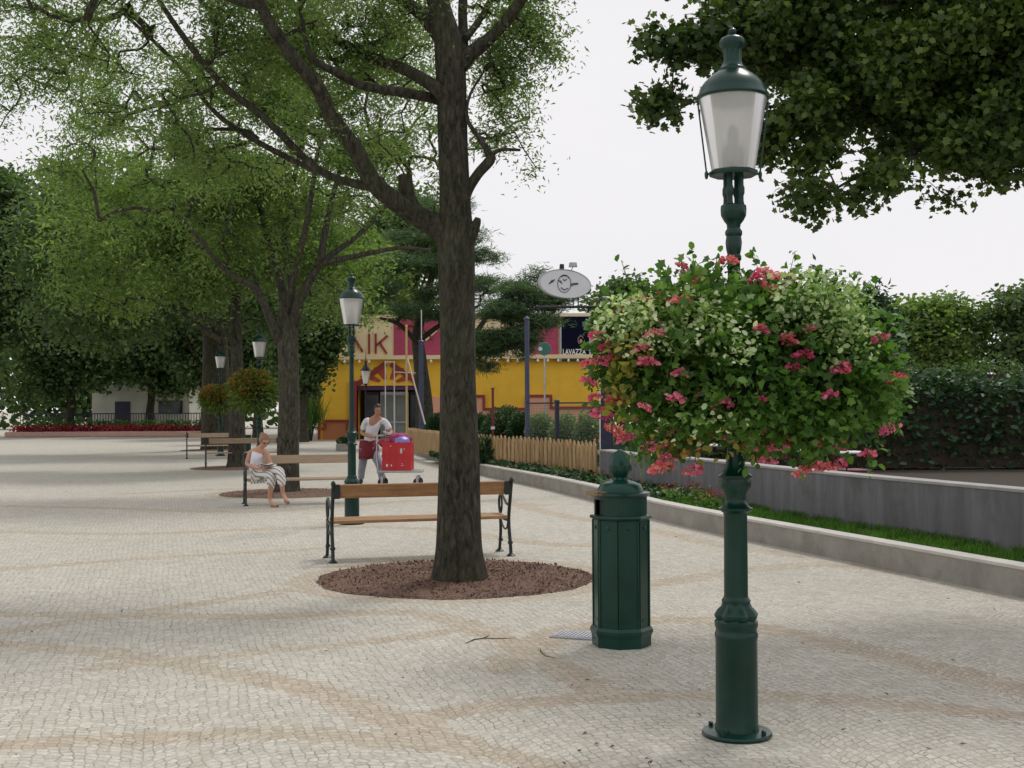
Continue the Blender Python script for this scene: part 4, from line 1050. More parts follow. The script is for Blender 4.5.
pl = [ell(505, 335, 30, 13, Yp, 1.4, 1.4), ell(485, 345, 20, 13, Yp, 1.2), ell(540, 302, 26, 8, Yp, 1.0), ell(560, 296, 13, 6, Yp, .8), ell(520, 290, 20, 9, Yp, 1.1), ell(528, 275, 7, 11, Yp, .6), ell(538, 272, 4, 9, Yp, .5), ell(508, 312, 28, 11, Yp, 1.3, 1.3), ell(535, 322, 22, 6, Yp, 1), ell(480, 364, 12, 8, Yp, .9, .7), ell(515, 352, 20, 7, Yp, 1, .6)]
pine('shorter dark pine between the big trunk and the oval sign', bp, TP, pl, 300, Yp)

# maple overhanging at top right
bm_ = Vector((6.6, 9.4, .2))
def W3(px, py, Y, r_): return (at(px, py, Y), r_ * Y / F)
TM = [[(bm_, .30), (bm_ + Vector((0, 0, 1)), .24), (bm_ + Vector((0, 0, 2.4)), .21), (bm_ + Vector((-.1, 0, 3.6)), .16), (bm_ + Vector((-.2, .1, 5)), .1), (bm_ + Vector((-.2, .1, 6.6)), .04)],
      [(bm_ + Vector((0, 0, 2.5)), .12), W3(1180, 60, 9.5, 9), W3(1020, 90, 9.6, 6), W3(900, 110, 9.6, 4), W3(830, 100, 9.6, 2.2), W3(790, 75, 9.5, 1.2)],
      [(bm_ + Vector((-.1, 0, 3.2)), .12), W3(1100, -40, 9.8, 7), W3(960, -20, 9.9, 5), W3(850, 15, 9.8, 3.5), W3(770, 30, 9.7, 2)],
      [W3(1020, 90, 9.6, 4.5), W3(940, 140, 9.4, 3), W3(880, 165, 9.2, 2), W3(815, 200, 9.1, 1)]]
em = [ell(790, 35, 80, 48, 9.7, .9), ell(860, 80, 80, 60, 9.7, .9), ell(700, 48, 38, 17, 9.5, .4, 1.4), ell(680, 45, 34, 12, 9.5, .35, 1.6), ell(700, 95, 45, 14, 9.4, .4, 1.4), ell(740, 70, 45, 30, 9.5, .5, 1.2), ell(800, 120, 45, 32, 9.4, .6), ell(770, 140, 26, 16, 9.4, .4, 1.2), ell(870, 185, 42, 20, 9.2, .5, 1.3), ell(820, 200, 34, 9, 9.1, .3, 1.5), ell(830, 222, 8, 10, 9.1, .15, 1.5), ell(795, 192, 20, 7, 9.1, .25, 1.6), ell(665, 100, 20, 12, 9.4, .3, 1.5), ell(655, 44, 10, 10, 9.5, .3, 1.6), ell(815, 155, 24, 14, 9.3, .35),
      ell(950, 60, 90, 75, 9.8, 1.2), ell(960, 150, 70, 45, 9.6, 1.0), ell(760, -20, 60, 40, 9.8, .9), ell(900, -60, 120, 60, 10, 1.5, .7), ell(1060, 60, 100, 110, 9.8, 1.6, .8), ell(1150, -60, 150, 120, 10, 2, .5), ell(1250, 100, 120, 90, 9.6, 1.8, .4), ell(725, 25, 30, 22, 9.6, .4)]
build_tree('maple_tree', 'dark maple boughs overhanging from the right behind the nearest lantern', 'tree', bm_, TM, em, 1850, 62, .10, 'lobed', .056, .05, LEAF3, BARK, None, -.22, .35, .6, 1.6, .6, .003)

# ---------------------------------------------------------------- hedges and shrubs behind the fence
def shrub(label, px, ytop, ybot, hw, Y, m, name='clipped_shrub', n=8000, L=.062, group='clipped round shrubs behind the picket fence'):
    s_ = F / Y; c = at(px, (ytop + ybot) / 2, Y); b_ = Vector((c.x, c.y, .195)); h = (ybot - ytop) / 2 / s_
    h2 = (at(px, ytop, Y).z - .2) / 2
    t = thing(name, label, 'shrub', b_, group=group)
    puff((0, 0, h2), (hw / s_, hw / s_ * .9, h2), n, 'oval', L, L * .6, m, 'foliage', t, .75, .0, .3)
    mb = MB(); mb.lathe([(hw / s_ * .7 * .2, 0), (hw / s_ * .12, h2 * .8), (hw / s_ * .05, h2)], 10); mb.build('stem', BARK, t)
    return t
shrub('dark green round shrub left of the tall blue pole', 506, 407, 440, 25, 31, HEDGE)
shrub('dark green shrub touching the blue pole from the left', 522, 414, 442, 15, 30, HEDGE)
shrub('low dark green shrub next to the big trunk', 480, 414, 440, 14, 33, HEDGE)
shrub('pale olive ball shrub between the blue pole and the navy post', 541, 414, 446, 16, 29, OLIVE)
shrub('pale olive ball shrub just right of the navy fence post', 566, 415, 446, 17, 28, OLIVE)
shrub('pale olive ball shrub next to the black sign post', 589, 414, 448, 15, 27, OLIVE)
shrub('small green shrub behind the fence at the foot of the slanted pole', 438, 414, 437, 13, 38, HEDGE)

# mesh fence
mf = thing('mesh_fence', 'thin wire mesh fence with navy posts and top rail behind the pickets', 'fence')
q0 = at(527, 440, 27.5); q1 = at(603, 440, 25.0); q0.z = q1.z = .2
zt = at(560, 403, 26.3).z
dv = q1 - q0
for f, h, r_ in ((.42, zt + .03, .05),):
    p = q0 + dv * f; mb = MB(); mb.tube([p, p + Vector((0, 0, h - .2))], r_, 10); mb.lathe([(r_ * 1.2, 0), (r_ * 1.2, .03), (.01, .05)], 10, (p.x, p.y, h)); mb.build('post', NAVY, mf)
mb = MB(); mb.tube([q0 + Vector((0, 0, zt - .2)), q1 + Vector((0, 0, zt - .2))], .018, 6); mb.build('rail', NAVY, mf)
mb = MB(); nw = 44
for i in range(nw + 1):
    p = q0 + dv * (i / nw); mb.tube([p + Vector((0, 0, .0)), p + Vector((0, 0, zt - .2 + .0))], .0022, 4, caps=False)
for k in range(26):
    z_ = k * (zt - .2) / 25; mb.tube([q0 + Vector((0, 0, z_)), q1 + Vector((0, 0, z_))], .0022, 4, caps=False)
mb.build('wire_mesh', M('green_wire', (.09, .15, .13), .5, .1), mf)

def pole(name, label, px, ytop, ybot, hw, Y, m, zb=None, group=None, cap=True):
    b = at(px, ybot, Y)
    if zb is not None: b.z = zb
    top = at(px, ytop, Y).z; s_ = F / Y
    t = thing(name, label, 'pole', b, group=group)
    mb = MB(); mb.tube([(0, 0, 0), (0, 0, (top - b.z))], hw / s_, 12); mb.build('shaft', m, t)
    mb = MB(); mb.lathe([(hw / s_ * 1.5, 0), (hw / s_ * 1.5, .03), (hw / s_, .05)], 12); mb.build('foot_ring', m, t)
    if cap:
        mb = MB(); mb.lathe([(hw / s_ * 1.15, 0), (hw / s_ * 1.3, .02), (hw / s_ * .9, .06), (.002, .09)], 12, (0, 0, top - b.z)); mb.build('cap', m, t)
    return t
pole('tall_pole', 'tall blue pole in front of the magenta wall panel', 527.5, 320, 446, 2.4, 28, BLUEP, .2)
pole('tall_pole', 'blue pole with thin white tip beside the leaning pine trunk', 421.5, 342, 437, 2.6, 46, BLUEP, .2)
mb = MB(); p = at(421.5, 342, 46); mb.tube([p, Vector((p.x, p.y, at(421.5, 310, 46).z))], .02, 8); o = mb.build('tip', WHITEM); 
for ob in bpy.data.objects:
    if ob.get('label', '').startswith('blue pole with thin'): o.parent = ob; o.location = -ob.location
pole('tall_pole', 'ochre yellow pole behind the red crates', 406.8, 327, 433, 1.1, 46, YPOLE, .1)
# swing-like white frame
fr_ = thing('pole_frame', 'thin white upright frame with cross bar before the building door', 'frame', at(390, 436, 48))
fr_.location.z = 0
for px in (385.5, 394.5):
    mb = MB(); p = at(px, 436, 48); p.z = 0; mb.tube([p - fr_.location, Vector((p.x, p.y, at(px, 361, 48).z)) - fr_.location], .022, 8); mb.build('upright', WHITEM, fr_)
mb = MB(); mb.tube([at(385.5, 362, 48) - fr_.location, at(394.5, 362, 48) - fr_.location], .02, 8); mb.build('cross_bar', WHITEM, fr_)
mb = MB(); mb.tube([at(394.5, 372, 48) - fr_.location, at(416, 373, 48) - fr_.location], .018, 8); mb.build('side_bar', WHITEM, fr_)
sl = thing('slanted_pole', 'thin pale pole slanting down to the picket fence', 'pole', at(431, 433, 44)); sl.location.z = .2
mb = MB(); mb.tube([(0, 0, 0), at(407.5, 358, 45) - sl.location], .028, 8); mb.build('shaft', M('pinkish_white', (.6, .5, .45), .5, .1), sl)
mb = MB(); mb.lathe([(.06, -.02), (.06, .03), (.03, .05)], 10); mb.build('foot', WHITEM, sl)
# round green sign on thin post
rs = thing('round_sign', 'small round teal sign on a thin grey post before the magenta panel', 'sign', at(545, 440, 30)); rs.location.z = .2
mb = MB(); mb.tube([(0, 0, 0), (0, 0, at(545, 345, 30).z - .2)], .022, 8); mb.build('post', STEEL, rs)
mb = MB(); mb.lathe([(.001, -.02), (.155, -.018), (.16, 0), (.155, .018), (.001, .02)], 28, M=Matrix.Translation((0, -.04, at(545, 349, 30).z - .2)) @ Matrix.Rotation(PI / 2, 4, 'X')); mb.build('disc', M('teal_paint', (.03, .16, .13), .45, .15), rs)
mb = MB(); mb.lathe([(.001, -.01), (.05, -.01), (.05, .01), (.001, .01)], 16, M=Matrix.Translation((-.10, -.075, at(545, 349, 30).z - .2)) @ Matrix.Rotation(PI / 2, 4, 'X')); mb.build('reflector', WHITEM, rs)
# dark red post with white notice
dr = thing('red_post', 'dark red post with small white notice behind the fence', 'post', at(493, 440, 30)); dr.location.z = .2
mb = MB(); zz = at(493, 389, 30).z - .2; mb.box((0, 0, zz / 2), (.06, .06, zz)); mb.build('shaft', DRED, dr)
mb = MB(); mb.box((0, -.045, at(493, 428, 30).z - .2), (.10, .02, .07), bev=.005); mb.build('notice', WHITEM, dr)
mb = MB(); mb.box((0, 0, zz + .015), (.09, .09, .03)); mb.build('cap', DRED, dr)

# ---------------------------------------------------------------- black sign post with bar and oval sign
Ys = 23.2
spb = at(604, 450, Ys); spb.z = .2
st = thing('sign_post', 'black post with long side arm carrying the oval sign at the wall end', 'sign post', spb)
s_ = F / Ys; zt = at(604, 312, Ys).z - .2
mb = MB(); mb.lathe([(.075, 0), (.075, 1.15), (.06, 1.2), (.055, 1.25), (.05, zt - .3), (.075, zt - .27), (.075, zt - .2), (.05, zt - .15), (.05, zt), (.08, zt + .03), (.1, zt + .1), (.105, zt + .17), (.08, zt + .25), (.03, zt + .29), (.001, zt + .31)], 20)
mb.build('shaft', BLACKM, st)
mb = MB(); mb.box((.06, 0, .95), (.22, .16, .72), bev=.01); mb.build('casing', NAVY, st)
mb = MB(); mb.tube([(-.075, -.06, .1), (-.075, -.06, zt - .2)], .012, 8); mb.build('highlight_strip', WHITEM, st)  # white rod standing in for the bright highlight down the post's left side
za = at(560, 307, Ys).z - .2; xl = at(537, 307, Ys).x - spb.x
mb = MB(); mb.tube([(0, 0, za), (xl, 0, za)], .026, 10); mb.lathe([(.04, -.02), (.04, .02)], 10, M=Matrix.Translation((xl, 0, za)) @ Matrix.Rotation(PI / 2, 4, 'Y')); mb.build('side_arm', BLACKM, st)
oc = at(564.5, 284, Ys)
osn = thing('oval_sign', 'pale oval advertising disc with line drawing above the black arm', 'sign', Vector((oc.x, oc.y, oc.z)), R(14))
def oval(n=48): return [(math.cos(2 * PI * i / n) * .50, math.sin(2 * PI * i / n) * .262) for i in range(n)]
tilt = Matrix.Rotation(R(5), 4, 'Y')
mb = MB(); mb.prism(oval(), -.05, .05, 'y', tilt); mb.build('disc', M('pale_sign_face', (.66, .67, .70), .5, .06, 2, .03), osn)
mb = MB(); pts = [(tilt @ Vector((x * 1.01, 0, z_ * 1.015))) for x, z_ in oval()]; pts.append(pts[0])
mb.tube([p + Vector((0, -.05, 0)) for p in pts], .010, 6, caps=False); mb.tube([p + Vector((0, .05, 0)) for p in pts], .010, 6, caps=False); mb.build('rim', STEEL, osn)
mb = MB()
ring = [(tilt @ Vector((-.02 + .13 * math.cos(2 * PI * i / 30), -.056, .0 + .165 * math.sin(2 * PI * i / 30)))) for i in range(31)]
mb.tube(ring, .006, 5)
for pts in ([(-.32, -.04), (-.27, .03), (-.21, .06), (-.24, .02), (-.31, -.03)], [(.10, -.01), (.15, .02), (.24, .035), (.25, .02), (.17, .0), (.11, -.03)], [(-.13, .05), (-.10, .02), (-.06, .0)], [(-.10, .12), (-.05, .15), (.03, .15), (.07, .11)], [(-.05, .09), (-.02, .05), (.02, .09)], [(-.08, -.08), (-.02, -.12), (.06, -.08)], [(-.14, .06), (-.11, .03), (-.08, .045)]):
    mb.tube([tilt @ Vector((x, -.056, z_)) for x, z_ in pts], .009, 5)
mb.build('line_drawing', M('sign_ink', (.02, .025, .05), .5, .1), osn)
mb = MB()
for dx, l in ((.17, .05), (.27, .06)):
    mb.tube([(dx, 0, -.24), (dx, 0, za + .2 - oc.z)], .012, 6)
mb.build('support', BLACKM, osn)
for dx, dz, sx in ((-.05, .33, .09), (.16, .36, .16)):
    fo = thing('floodlight', 'small dark floodlight on a bracket above the oval sign' if dx < 0 else 'wider grey floodlight at the top right of the oval sign', 'light', oc + Vector((dx, -.02, dz)), group='floodlights over the oval sign')
    mb = MB(); mb.prism([(-sx / 2, -.04), (sx / 2, -.04), (sx * .42, .04), (-sx * .42, .04)], -.06, .06, 'y'); mb.build('housing', BLACKM if dx < 0 else STEEL, fo)
    mb = MB(); mb.tube([(0, 0, -.04), (-.02, 0, -.08), (-.03, .02, .262 - dz)], .008, 6); mb.build('bracket', BLACKM, fo)

# ---------------------------------------------------------------- yellow restaurant pavilion
YB = 62.0
def X(px): return at(px, 407, YB).x
def Z(py): return at(512, py, YB).z
YEL = M('yellow_render', (.88, .53, .045), .8, .08, .8, .1, 20, dirt=((.66, .38, .03), 1.2, .4))
YEL2 = M('pale_yellow_render', (.72, .50, .10), .8, .08, .8, .1, 20)
CREAM = M('cream_render', (.80, .66, .40), .8, .08, .8, .1, 20)
MAG = M('magenta_panel', (.42, .06, .12), .7, .12, 1, .08, 20)
TERR = M('terracotta_render', (.46, .17, .07), .8, .12, 1, .1, 20)
PEACH = M('peach_render', (.74, .38, .24), .8, .1, 1, .1, 20)
BRED = M('brick_red_trim', (.27, .04, .03), .7, .15, 2, .08)
DARKG = M('dark_glass', (.015, .02, .03), .12, .2, 1, 0)
bl = thing('restaurant_building', 'yellow flat roofed restaurant with painted parapet panels across the square', 'building', (X(450), YB, 0))
BO = Vector(bl.location)
def bbox(name, x0, x1, z0, z1, y0, y1, m, parent=bl, mb=None):
    q = mb or MB(); q.box(((x0 + x1) / 2 - BO.x, (y0 + y1) / 2 - BO.y, (z0 + z1) / 2), (x1 - x0, y1 - y0, z1 - z0))
    return None if mb else q.build(name, m, parent)
xL, xR = X(320), X(604)
dx0, dx1 = X(357), X(420); dz = Z(385)
eave = Z(359)
mb = MB()
bbox('', xL, dx0, -.05, eave, YB, YB + 12, YEL, mb=mb); bbox('', dx1, xR, -.05, eave, YB, YB + 12, YEL, mb=mb); bbox('', dx0, dx1, dz, eave, YB, YB + 12, YEL, mb=mb)
mb.build('wall', YEL, bl)
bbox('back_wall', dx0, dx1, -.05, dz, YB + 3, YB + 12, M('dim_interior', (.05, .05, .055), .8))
mb = MB(); bbox('', xL - .1, xR + .1, eave + .003, Z(355), YB - .35, YB + 12.1, None, mb=mb); mb.build('eave_ledge', CREAM, bl)
bbox('corner_strip', xL - .12, xL - .003, -.05, eave, YB - .06, YB + .3, BRED)
# plinth left, stepped
mb = MB(); bbox('', X(323), X(349), 0, Z(420), YB - .12, YB - .003, TERR, mb=mb); bbox('', X(349), dx0 - .35, 0, Z(430), YB - .12, YB - .003, TERR, mb=mb)
mb.build('plinth', TERR, bl)
mb = MB()
def trim(px0, py0, px1, py1, w=.13):
    if px0 == px1: bbox('', X(px0) - w / 2, X(px0) + w / 2, min(Z(py0), Z(py1)) - w / 2, max(Z(py0), Z(py1)) + w / 2, YB - .17, YB - .123, BRED, mb=mb)
    else: bbox('', X(px0) + w / 2, X(px1) - w / 2, Z(py0) - w / 2, Z(py0) + w / 2, YB - .17, YB - .125, BRED, mb=mb)
trim(325, 420, 348, 420); trim(325, 420, 325, 428); trim(348, 420, 348, 428); trim(320, 428, 325, 428)
for a, b_, y_ in ((470, 484, 396), (484, 527, 409), (527, 551, 396), (551, 604, 408)): trim(a, y_, b_, y_)
for x_, ya, yb in ((484, 396, 409), (527, 396, 409), (551, 396, 408)): trim(x_, ya, x_, yb)
mb.build('painted_border', BRED, bl)
mb = MB()
for a, b_, y_ in ((430, 484, 396), (484, 527, 409), (527, 551, 396), (551, 604, 408)): bbox('', X(a), X(b_), 0, Z(y_), YB - .12, YB - .003, PEACH, mb=mb)
mb.build('plinth', PEACH, bl)
# door portal
pr_ = MB(); bbox('', dx0 - .35, dx0, 0, dz + .25, YB - .2, YB + .5, DRED, mb=pr_); bbox('', dx1, dx1 + .35, 0, dz + .25, YB - .2, YB + .5, DRED, mb=pr_)
pr_.build('door_frame', M('portal_red', (.30, .035, .05), .6, .2), bl)
bbox('lintel', dx0 + .003, dx1 - .003, dz - .22, dz, YB + .05, YB + .4, M('portal_purple', (.09, .03, .10), .6, .2))
for i, (a, b_) in enumerate(((362, 377), (378.5, 392), (393.5, 407), (408.5, 419))):
    mb = MB(); bbox('', X(a), X(b_), .05, dz - .3, YB + 1.0, YB + 1.04, DARKG, mb=mb); pn = mb.build('door', DARKG if i in (0, 3) else M('curtained_glass', (.25, .27, .24), .3, .3, .7, 0), bl)
    mb = MB()
    for (u0, u1, v0, v1) in ((a, a + .6, 0, 1), (b_ - .6, b_, 0, 1), (a + .6, b_ - .6, .93, 1), (a + .6, b_ - .6, .32, .36)):
        hh = dz - .3; bbox('', X(u0), X(u1), .05 + v0 * (hh - .05), .05 + v1 * (hh - .05), YB + .92, YB + .99, None, mb=mb)
    mb.build('door_leaf_frame', STEEL if i in (1, 2) else BLACKM, pn)
# sun-ray gable painted over the door
mb = MB(); cx = X(388); zb_ = dz + .05
def raybar(x0, z0, x1, z1, w):
    d = Vector((x1 - x0, z1 - z0)).normalized(); n = Vector((-d.y, d.x)) * w
    mb.prism([(x0 - BO.x + n.x, z0 + n.y), (x0 - BO.x - n.x, z0 - n.y), (x1 - BO.x - n.x, z1 - n.y), (x1 - BO.x + n.x, z1 + n.y)], -.08, -.005, 'y')
raybar(X(357), zb_, X(386), Z(363), .13); raybar(X(420), zb_, X(391), Z(363), .13)
mb.build('gable_trim', BRED, bl)
mb = MB()
for k in range(4):
    a0 = R(20 + k * 38); a1 = a0 + R(21)
    rr = 1.55
    mb.prism([(cx - BO.x + .5 * math.cos(a0), zb_ + .3 * math.sin(a0)), (cx - BO.x + rr * math.cos(a0), zb_ + .62 * rr * math.sin(a0)), (cx - BO.x + rr * math.cos(a1), zb_ + .62 * rr * math.sin(a1)), (cx - BO.x + .5 * math.cos(a1), zb_ + .3 * math.sin(a1))], -.05, -.006, 'y')
mb.build('sun_rays', M('ray_paint', (.40, .07, .04), .8, .2), bl)
# parapet
pz0, pz1 = Z(355) + .003, Z(317.5)
mb = MB(); bbox('', X(352), xR, pz0, pz1, YB - .02, YB + .6, CREAM, mb=mb); bbox('', xL, X(352), pz0, Z(342), YB - .02, YB + .6, CREAM, mb=mb); mb.build('parapet', CREAM, bl)
mb = MB(); bbox('', X(352) - .1, xR + .1, pz1 + .002, pz1 + .16, YB - .15, YB + .75, CREAM, mb=mb); mb.build('parapet_coping', CREAM, bl)
for a, b_ in ((394, 452), (527, 558.5)): bbox('colour_panel', X(a), X(b_), pz0 + .02, pz1 - .03, YB - .09, YB - .024, MAG)
bbox('colour_panel', X(316), X(322), pz0 + .02, Z(338), YB - .2, YB - .14, MAG)
mb = MB()
def ltr(p): 
    for (a, b_) in p: raybar(X(a[0]), Z(a[1]), X(b_[0]), Z(b_[1]), .065)
def bars(yo, segs, m, name):
    global mb
    mb = MB()
    for a, b_ in segs: raybar(X(a[0]), Z(a[1]), X(b_[0]), Z(b_[1]), .052)
    o = mb.build(name, m, bl); o.location.y = yo; return o
bars(-.02, [((354, 336), (363, 351)), ((354, 330), (354, 352)), ((369.5, 333), (369.5, 353)), ((376, 333), (376, 353)), ((376.5, 345), (388, 335)), ((380, 342), (387, 353))], BRED, 'lettering')
rg = MB(); c0 = at(410, 345, YB)
rg.tube([Vector((c0.x - BO.x + 1.15 * math.cos(a), -.14, c0.z + 1.0 * math.sin(a))) for a in np.linspace(.3, 2.1, 16)], .07, 6); rg.build('painted_arc', BRED, bl)
bars(-.09, [((426, 340), (437, 330))], CREAM, 'painted_stripe')
# bulbs under the eave
mb = MB(); mb.lathe([(.001, -.08), (.05, -.06), (.07, 0), (.05, .05), (.03, .07), (.03, .1)], 10)
proto = mb.build('bulb', M('white_bulb', (.85, .85, .8), .3, .02, 1, 0), bl)
k_ = 0
for px in list(range(478, 600, 10)) + [326, 336, 346, 360, 370, 432]:
    o = proto if k_ == 0 else proto.copy()
    if k_: col.objects.link(o); o.parent = bl
    o.location = (X(px + random.uniform(-.6, .6)) - BO.x, -.30, eave - .10); k_ += 1
# roof light-coloured upstand behind
bbox('roof_upstand', X(545), X(592), pz1 + .17, Z(311.5), YB + 1.2, YB + 8, WHITEM)
# navy sign with white lettering
ns = thing('wall_sign', 'navy rectangular sign with white lettering on the restaurant parapet', 'sign', (X(575.5), YB - .03, Z(361)))
w_, h_ = X(590) - X(561), Z(317) - Z(361)
mb = MB(); mb.box((0, -.1, h_ / 2), (w_, .14, h_), bev=.01); mb.build('panel', M('navy_sign_face', (.005, .006, .022), .8, .15, 1, 0, spec=.1), ns)
mb = MB()
for a in ((-w_ / 2, 0), (w_ / 2, 0)): mb.box((a[0], -.12, h_ / 2), (.07, .2, h_ + .05))
mb.build('frame', STEEL, ns)
fc = bpy.data.curves.new('lettering', 'FONT'); fc.body = 'LAVAZZA'; fc.size = .36; fc.extrude = .01; fc.offset = .008; fc.align_x = 'CENTER'; fc.align_y = 'CENTER'
fo = bpy.data.objects.new('lettering', fc); col.objects.link(fo); fo.parent = ns; fo.location = (-.06, -.185, .42); fo.rotation_euler = (PI / 2, 0, 0); fo.scale = (.74, 1.1, 1)
bpy.context.view_layer.update()
lm_ = bpy.data.meshes.new_from_object(fo.evaluated_get(bpy.context.evaluated_depsgraph_get())); lm_.name = 'lettering'
lm_.materials.clear(); lm_.materials.append(M('white_lettering', (.75, .75, .75), .5, .02, 1, 0))
lo = bpy.data.objects.new('lettering', lm_); col.objects.link(lo); lo.parent = ns; lo.location = fo.location; lo.rotation_euler = fo.rotation_euler; lo.scale = fo.scale
bpy.data.objects.remove(fo); bpy.data.curves.remove(fc)
mb = MB()
mb.tube([(.28 + .14 * math.cos(a), -.18, 1.02 + .20 * math.sin(a)) for a in np.linspace(.5, 4.3, 14)], .02, 5); mb.lathe([(.001, -.01), (.07, -.01), (.07, .01), (.001, .01)], 14, M=Matrix.Translation((.28, -.175, .98)) @ Matrix.Rotation(PI / 2, 4, 'X') @ Matrix.Scale(1.5, 4, (0, 1, 0)))
mb.build('emblem', M('sign_emblem', (.5, .25, .25), .5, .1), ns)
mb = MB(); mb.box((0, -.15, .1), (w_ * .96, .06, .16)); mb.build('lower_stripe', M('grey_blue', (.10, .14, .18), .5, .1), ns)

# small lantern before the building
sl2 = thing('small_lantern', 'small lantern on a thin dark pole before the yellow door', 'street lamp', at(366, 437, 52)); sl2.location.z = 0
mb = MB(); zt = at(366, 384, 52).z; mb.lathe([(.07, 0), (.05, .6), (.035, .7), (.03, zt - .1), (.06, zt - .05), (.05, zt)], 14); mb.build('post', BLACKM, sl2)
mb = MB(); mb.lathe([(.11, zt + .01), (.2, zt + .55)], 12, caps=False); mb.build('lantern_glass', LGLASS, sl2)
mb = MB(); mb.lathe([(.12, zt - .02), (.12, zt + .01)], 12); mb.lathe([(.22, zt + .55), (.2, zt + .62), (.1, zt + .78), (.06, zt + .84), (.06, zt + .95), (.02, zt + 1.0), (.012, zt + 1.3), (.001, zt + 1.5)], 14); mb.build('hood', BLACKM, sl2)

# ---------------------------------------------------------------- restaurant terrace behind the low wall
fp = thing('flower_planter', 'long planter of pink blooms with white tips behind the low wall', 'planter', at(628, 450, 24.3)); fp.location.z = .2
mb = MB(); mb.box((0, 0, .33), (.75, .28, .66), bev=.02); mb.build('box', M('terrace_green', (.03, .07, .05), .6, .2), fp)
n = 500; P = rng.normal(size=(n, 3)) * np.array([.22, .08, .07]) + np.array([0, 0, .82]); fast_mesh('blossom', leaves(P, 'oval', .06, .05, .0, .5), 6, CORALP, fp)
P = rng.normal(size=(60, 3)) * np.array([.24, .08, .02]) + np.array([0, 0, .97]); fast_mesh('white_blossom', leaves(P, 'oval', .05, .04, .0, .5), 6, LEAFV, fp)
P = rng.normal(size=(500, 3)) * np.array([.25, .09, .07]) + np.array([0, 0, .70]); fast_mesh('foliage', leaves(P, 'oval', .07, .05, .0, .5), 6, LEAFG, fp)
def slat_screen(label, px0, px1, Y, ztop):
    a, b_ = at(px0, 407, Y), at(px1, 407, Y); t = thing('slat_screen', label, 'screen', (a.x, Y, .2), group='wooden slat screens on the terrace')
    mb = MB(); x = 0; L_ = b_.x - a.x
    while x < L_: mb.box((x, 0, (ztop - .2) / 2), (.055, .02, ztop - .2)); x += .085
    mb.build('slats', M('screen_wood', (.24, .13, .06), .7, .3, 6, .2), t)
    mb = MB(); mb.box((L_ / 2, .03, .3), (L_, .03, .06)); mb.box((L_ / 2, .03, ztop - .45), (L_, .03, .06)); mb.build('rails', PICKET, t)
slat_screen('brown slatted screen left of the nearest lamp post, behind the wall', 650, 684, 22.5, 1.35)
slat_screen('brown slatted screen right of the nearest lamp post, behind the wall', 742, 766, 19.8, 1.3)
def table(label, px, Y):
    p = at(px, 440, Y); t = thing('cafe_table', label, 'table', (p.x, Y, .2), group='terrace tables behind the low wall')
    mb = MB(); mb.lathe([(.001, .70), (.36, .70), (.37, .715), (.36, .73), (.001, .73)], 28); mb.build('tabletop', WHITEM, t)
    mb = MB(); mb.lathe([(.24, 0), (.22, .02), (.03, .05), (.025, .69)], 16); mb.build('pedestal', BLACKM, t)
def chair(label, px, Y, rz):
    p = at(px, 440, Y); t = thing('cafe_chair', label, 'chair', (p.x, Y, .2), rz, group='dark red terrace chairs')
    mb = MB(); mb.box((0, 0, .44), (.42, .42, .03), bev=.01); mb.build('seat', DRED, t)
    mb = MB(); mb.box((0, .2, .72), (.42, .025, .32), bev=.01); mb.build('backrest', DRED, t)
    for sx in (-1, 1):
        for sy in (-1, 1): q = MB(); q.tube([(sx * .18, sy * .18, 0), (sx * .18, sy * .19, .44 if sy < 0 else .72)], .013, 6); q.build('leg', BLACKM, t)
table('white round terrace table glimpsed left of the nearest lamp post', 703, 21.5)
table('white round terrace table behind the wall near the slatted screen', 789, 18.9)
table('white round terrace table farthest right behind the wall', 836, 18.0)
chair('dark red terrace chair right of the left white table', 716, 21.7, 1.2)
chair('dark red terrace chair beside the middle white table', 772, 18.9, -1.0)
chair('dark red terrace chair right of the farthest right table', 852, 18.2, 1.8)
chair('dark red terrace chair near the pink planter', 690, 22.0, -1.5)
sp_ = thing('short_post', 'short navy post with white top behind the low wall', 'post', at(776, 450, 18.4)); sp_.location.z = .2
mb = MB(); mb.tube([(0, 0, 0), (0, 0, .85)], .03, 10); mb.build('shaft', NAVY, sp_); mb = MB(); mb.lathe([(.035, .85), (.04, .89), (.02, .93)], 10); mb.build('cap', WHITEM, sp_)
# terrace hedge mass and garden wall on the right
def hedge(label, x0, x1, y, h, d, m, n):
    t = thing('hedge', label, 'hedge', ((x0 + x1) / 2, y, .195), group='clipped hedges of the restaurant garden')
    U = rng.random((n, 3)); L_ = x1 - x0
    P = np.stack([(U[:, 0] - .5) * L_, (U[:, 1] - .5) * d, U[:, 2] ** .7 * h], 1)
    P[:, 2] *= 1 + .08 * np.sin(P[:, 0] * 2.3) * np.cos(P[:, 0] * .9)
    fast_mesh('foliage', leaves(P, 'oval', .16, .09, .0, .4), 6, m, t)
    mb = MB(); mb.box((0, 0, h * .42), (L_ * .99, d * .55, h * .8)); mb.build('twigs', SOIL, t)
hedge('tall dark hedge behind the terrace tables', 3.6, 22, 27, 2.0, 1.2, HEDGE, 24000)
hedge('far long hedge beyond the garden right of the restaurant', 6, 40, 50, 3.2, 2, LEAFD, 14000)

n = 26000; xx = rng.uniform(-75, 75, n); hh = 5.5 + 2.5 * np.sin(xx * .21) * np.cos(xx * .07 + 1) + 1.2 * np.sin(xx * .9)
hh = np.where(xx > -8, np.minimum(hh, 4.2), hh)
P = np.stack([xx, 100 + rng.uniform(-2.5, 2.5, n), hh * rng.random(n) ** .6], 1)
tag(fast_mesh('far_wood', leaves(P, 'oval', .75, .5, .1, .3), 6, LEAFD), kind='stuff')
